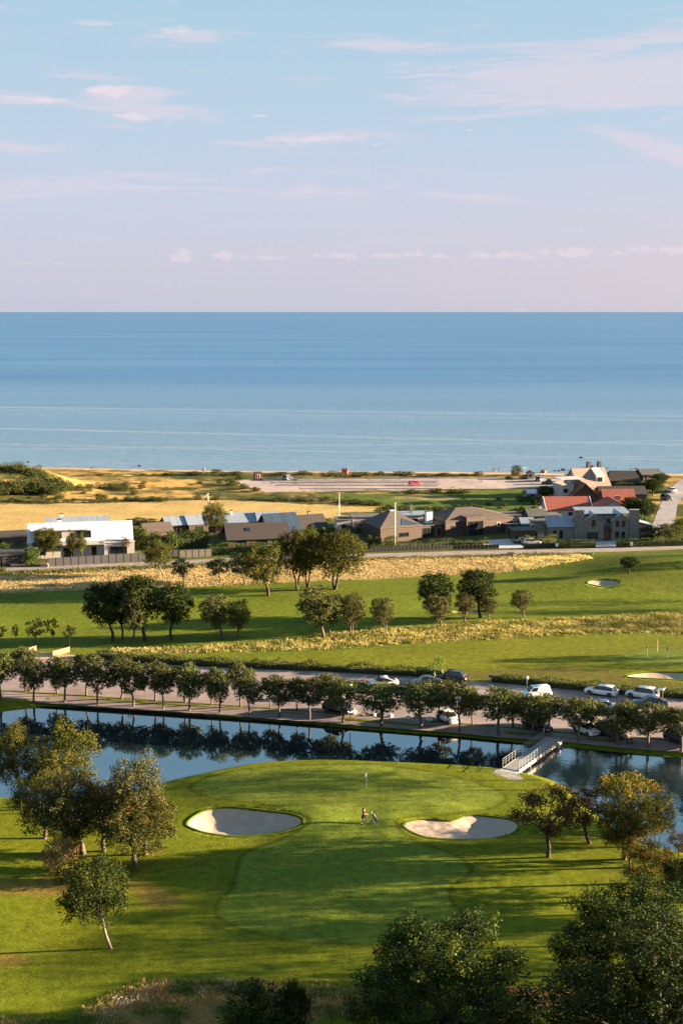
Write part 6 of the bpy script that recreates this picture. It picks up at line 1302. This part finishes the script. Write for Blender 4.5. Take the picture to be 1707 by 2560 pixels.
# rocks off the beach
rk = random.Random(21); dark_rock = mat('wet_rock', (.030, .026, .024), .8, .3, 2, .6)
for k, (x, y, w) in enumerate([(1452, 1145, 11), (1453, 1173, 12), (1480, 1168, 14), (1407, 1176, 15), (1397, 1178, 10), (1497, 1179, 9), (1505, 1171, 6), (1517, 1171, 7), (1538, 1171, 5), (1512, 1178, 8), (1576, 1174, 6), (1588, 1172, 8), (1387, 1177, 7), (1420, 1176, 6), (1562, 1180, 6), (1595, 1173, 6), (1488, 1180, 6), (72, 1156, 10), (230, 1170, 8), (350, 1166, 12)]):
    q = P0(x, y, SEA_Z); p = Vector((q[0], q[1], SEA_Z)); s = w * MPX(p) / 2; mb = MB().ball((0, 0, 0), (s, s * .8, s * .62), 9, 6)
    mb.v = [(a * (1 + rk.uniform(-.18, .18)), b * (1 + rk.uniform(-.18, .18)), c * (1 + rk.uniform(-.2, .2))) for a, b, c in [tuple(q) for q in mb.v]]
    lab = ['lone dark rock furthest out in the sea', 'flat dark rock below the lone far one', 'largest round dark rock off the beach'][k] if k < 3 else 'small dark rock in the shallows off the beach'
    tag(mb.build('rock', dark_rock, None, p), lab, 'rock', None if k < 3 else 'rocks in the shallows')
r = thing('beach_tent', 'small brown beach tent on the sand right of the kiosk', 'tent', G(1357, 1182)); MB().loft([[Vector((rr * math.cos(a), rr * .8 * math.sin(a), z)) for a in [2 * PI * k / 12 for k in range(12)]] for z, rr in ((-.1, 1.1), (.5, 1.05), (.95, .75), (1.2, .25))]).build('canopy', mat('tent_brown', (.22, .12, .08), .8), r); MB().extrude([(-.4, -.05), (.4, -.05), (0, .75)], 1, -.98, -.90).build('opening', black_trim, r)

# ------------------------------------------------------------------ footbridge
def bridge():
    A, B = P0(1253, 1921, .1), P0(1299, 1926, .1); Fr = P0(1401, 1855, .1); Fl = P0(1355, 1846, .1)
    n0 = (Vector(A) + Vector(B)) / 2; n1 = (Vector(Fl) + Vector(Fr)) / 2; d = n1 - n0; L = d.length; W = 1.9
    r = thing('footbridge', 'pale footbridge with grey metal railings over the pond', 'bridge', (n0.x, n0.y, 0.12), math.atan2(d.y, d.x))
    deck = mat('bridge_deck', (.26, .255, .25), .85, .1, 2); conc = mat('bridge_fascia', (.40, .34, .28), .85, .1, 1.5)
    np_ = int(L / .5); pm = MB().box(.008, L / np_ - .008, -W / 2, W / 2, -.06, 0.0).mesh('deck_plank', deck)
    for k in range(np_): obj('deck_plank', pm, r, (k * L / np_, 0, 0))
    for y in (-W / 2 + .12, W / 2 - .12): MB().box(-.2, L + .2, y - .1, y + .1, -.5, -.065).build('beam', mat('bridge_steel', (.10, .10, .10), .6), r)
    nf = 14; fm = MB().box(.06, L / nf - .06, -.03, .03, -.42, .05).mesh('fascia_panel', conc)
    for s in (-1, 1):
        y = s * (W / 2 + .06)
        for k in range(nf): obj('fascia_panel', fm, r, (k * L / nf, y, 0))
        pm2 = MB().box(-.03, .03, -.03, .03, -.5, 1.12).mesh('railing_post', zinc)
        for k in range(nf + 1): obj('railing_post', pm2, r, (k * L / nf, y + s * .065, 0))
        for z in (1.1, .78, .46): MB().tube([(0, y + s * .065, z), (L, y + s * .065, z)], .028 if z > 1 else .016, 6).build('handrail' if z > 1 else 'rail', zinc, r)
    for x in (L * .33, L * .67):
        for y in (-.7, .7): MB().tube([(x, y, -2.6), (x, y, -.5)], .14, 8).build('pile', plinth, r)
    for x in (-.9, L - .3): MB().box(x, x + 1.2, -W / 2 - .25, W / 2 + .25, -1.6, -.07).build('abutment', concrete, r)
bridge()
place('whitebeam', 262, 2128, 1955, 150, 'full olive tree filling the middle of the left bank group', var=1, leaf='tips')
place('whitebeam', 112, 2096, 1930, 150, 'full dark tree low in the left bank group under the birches', var=2, leaf='birch')
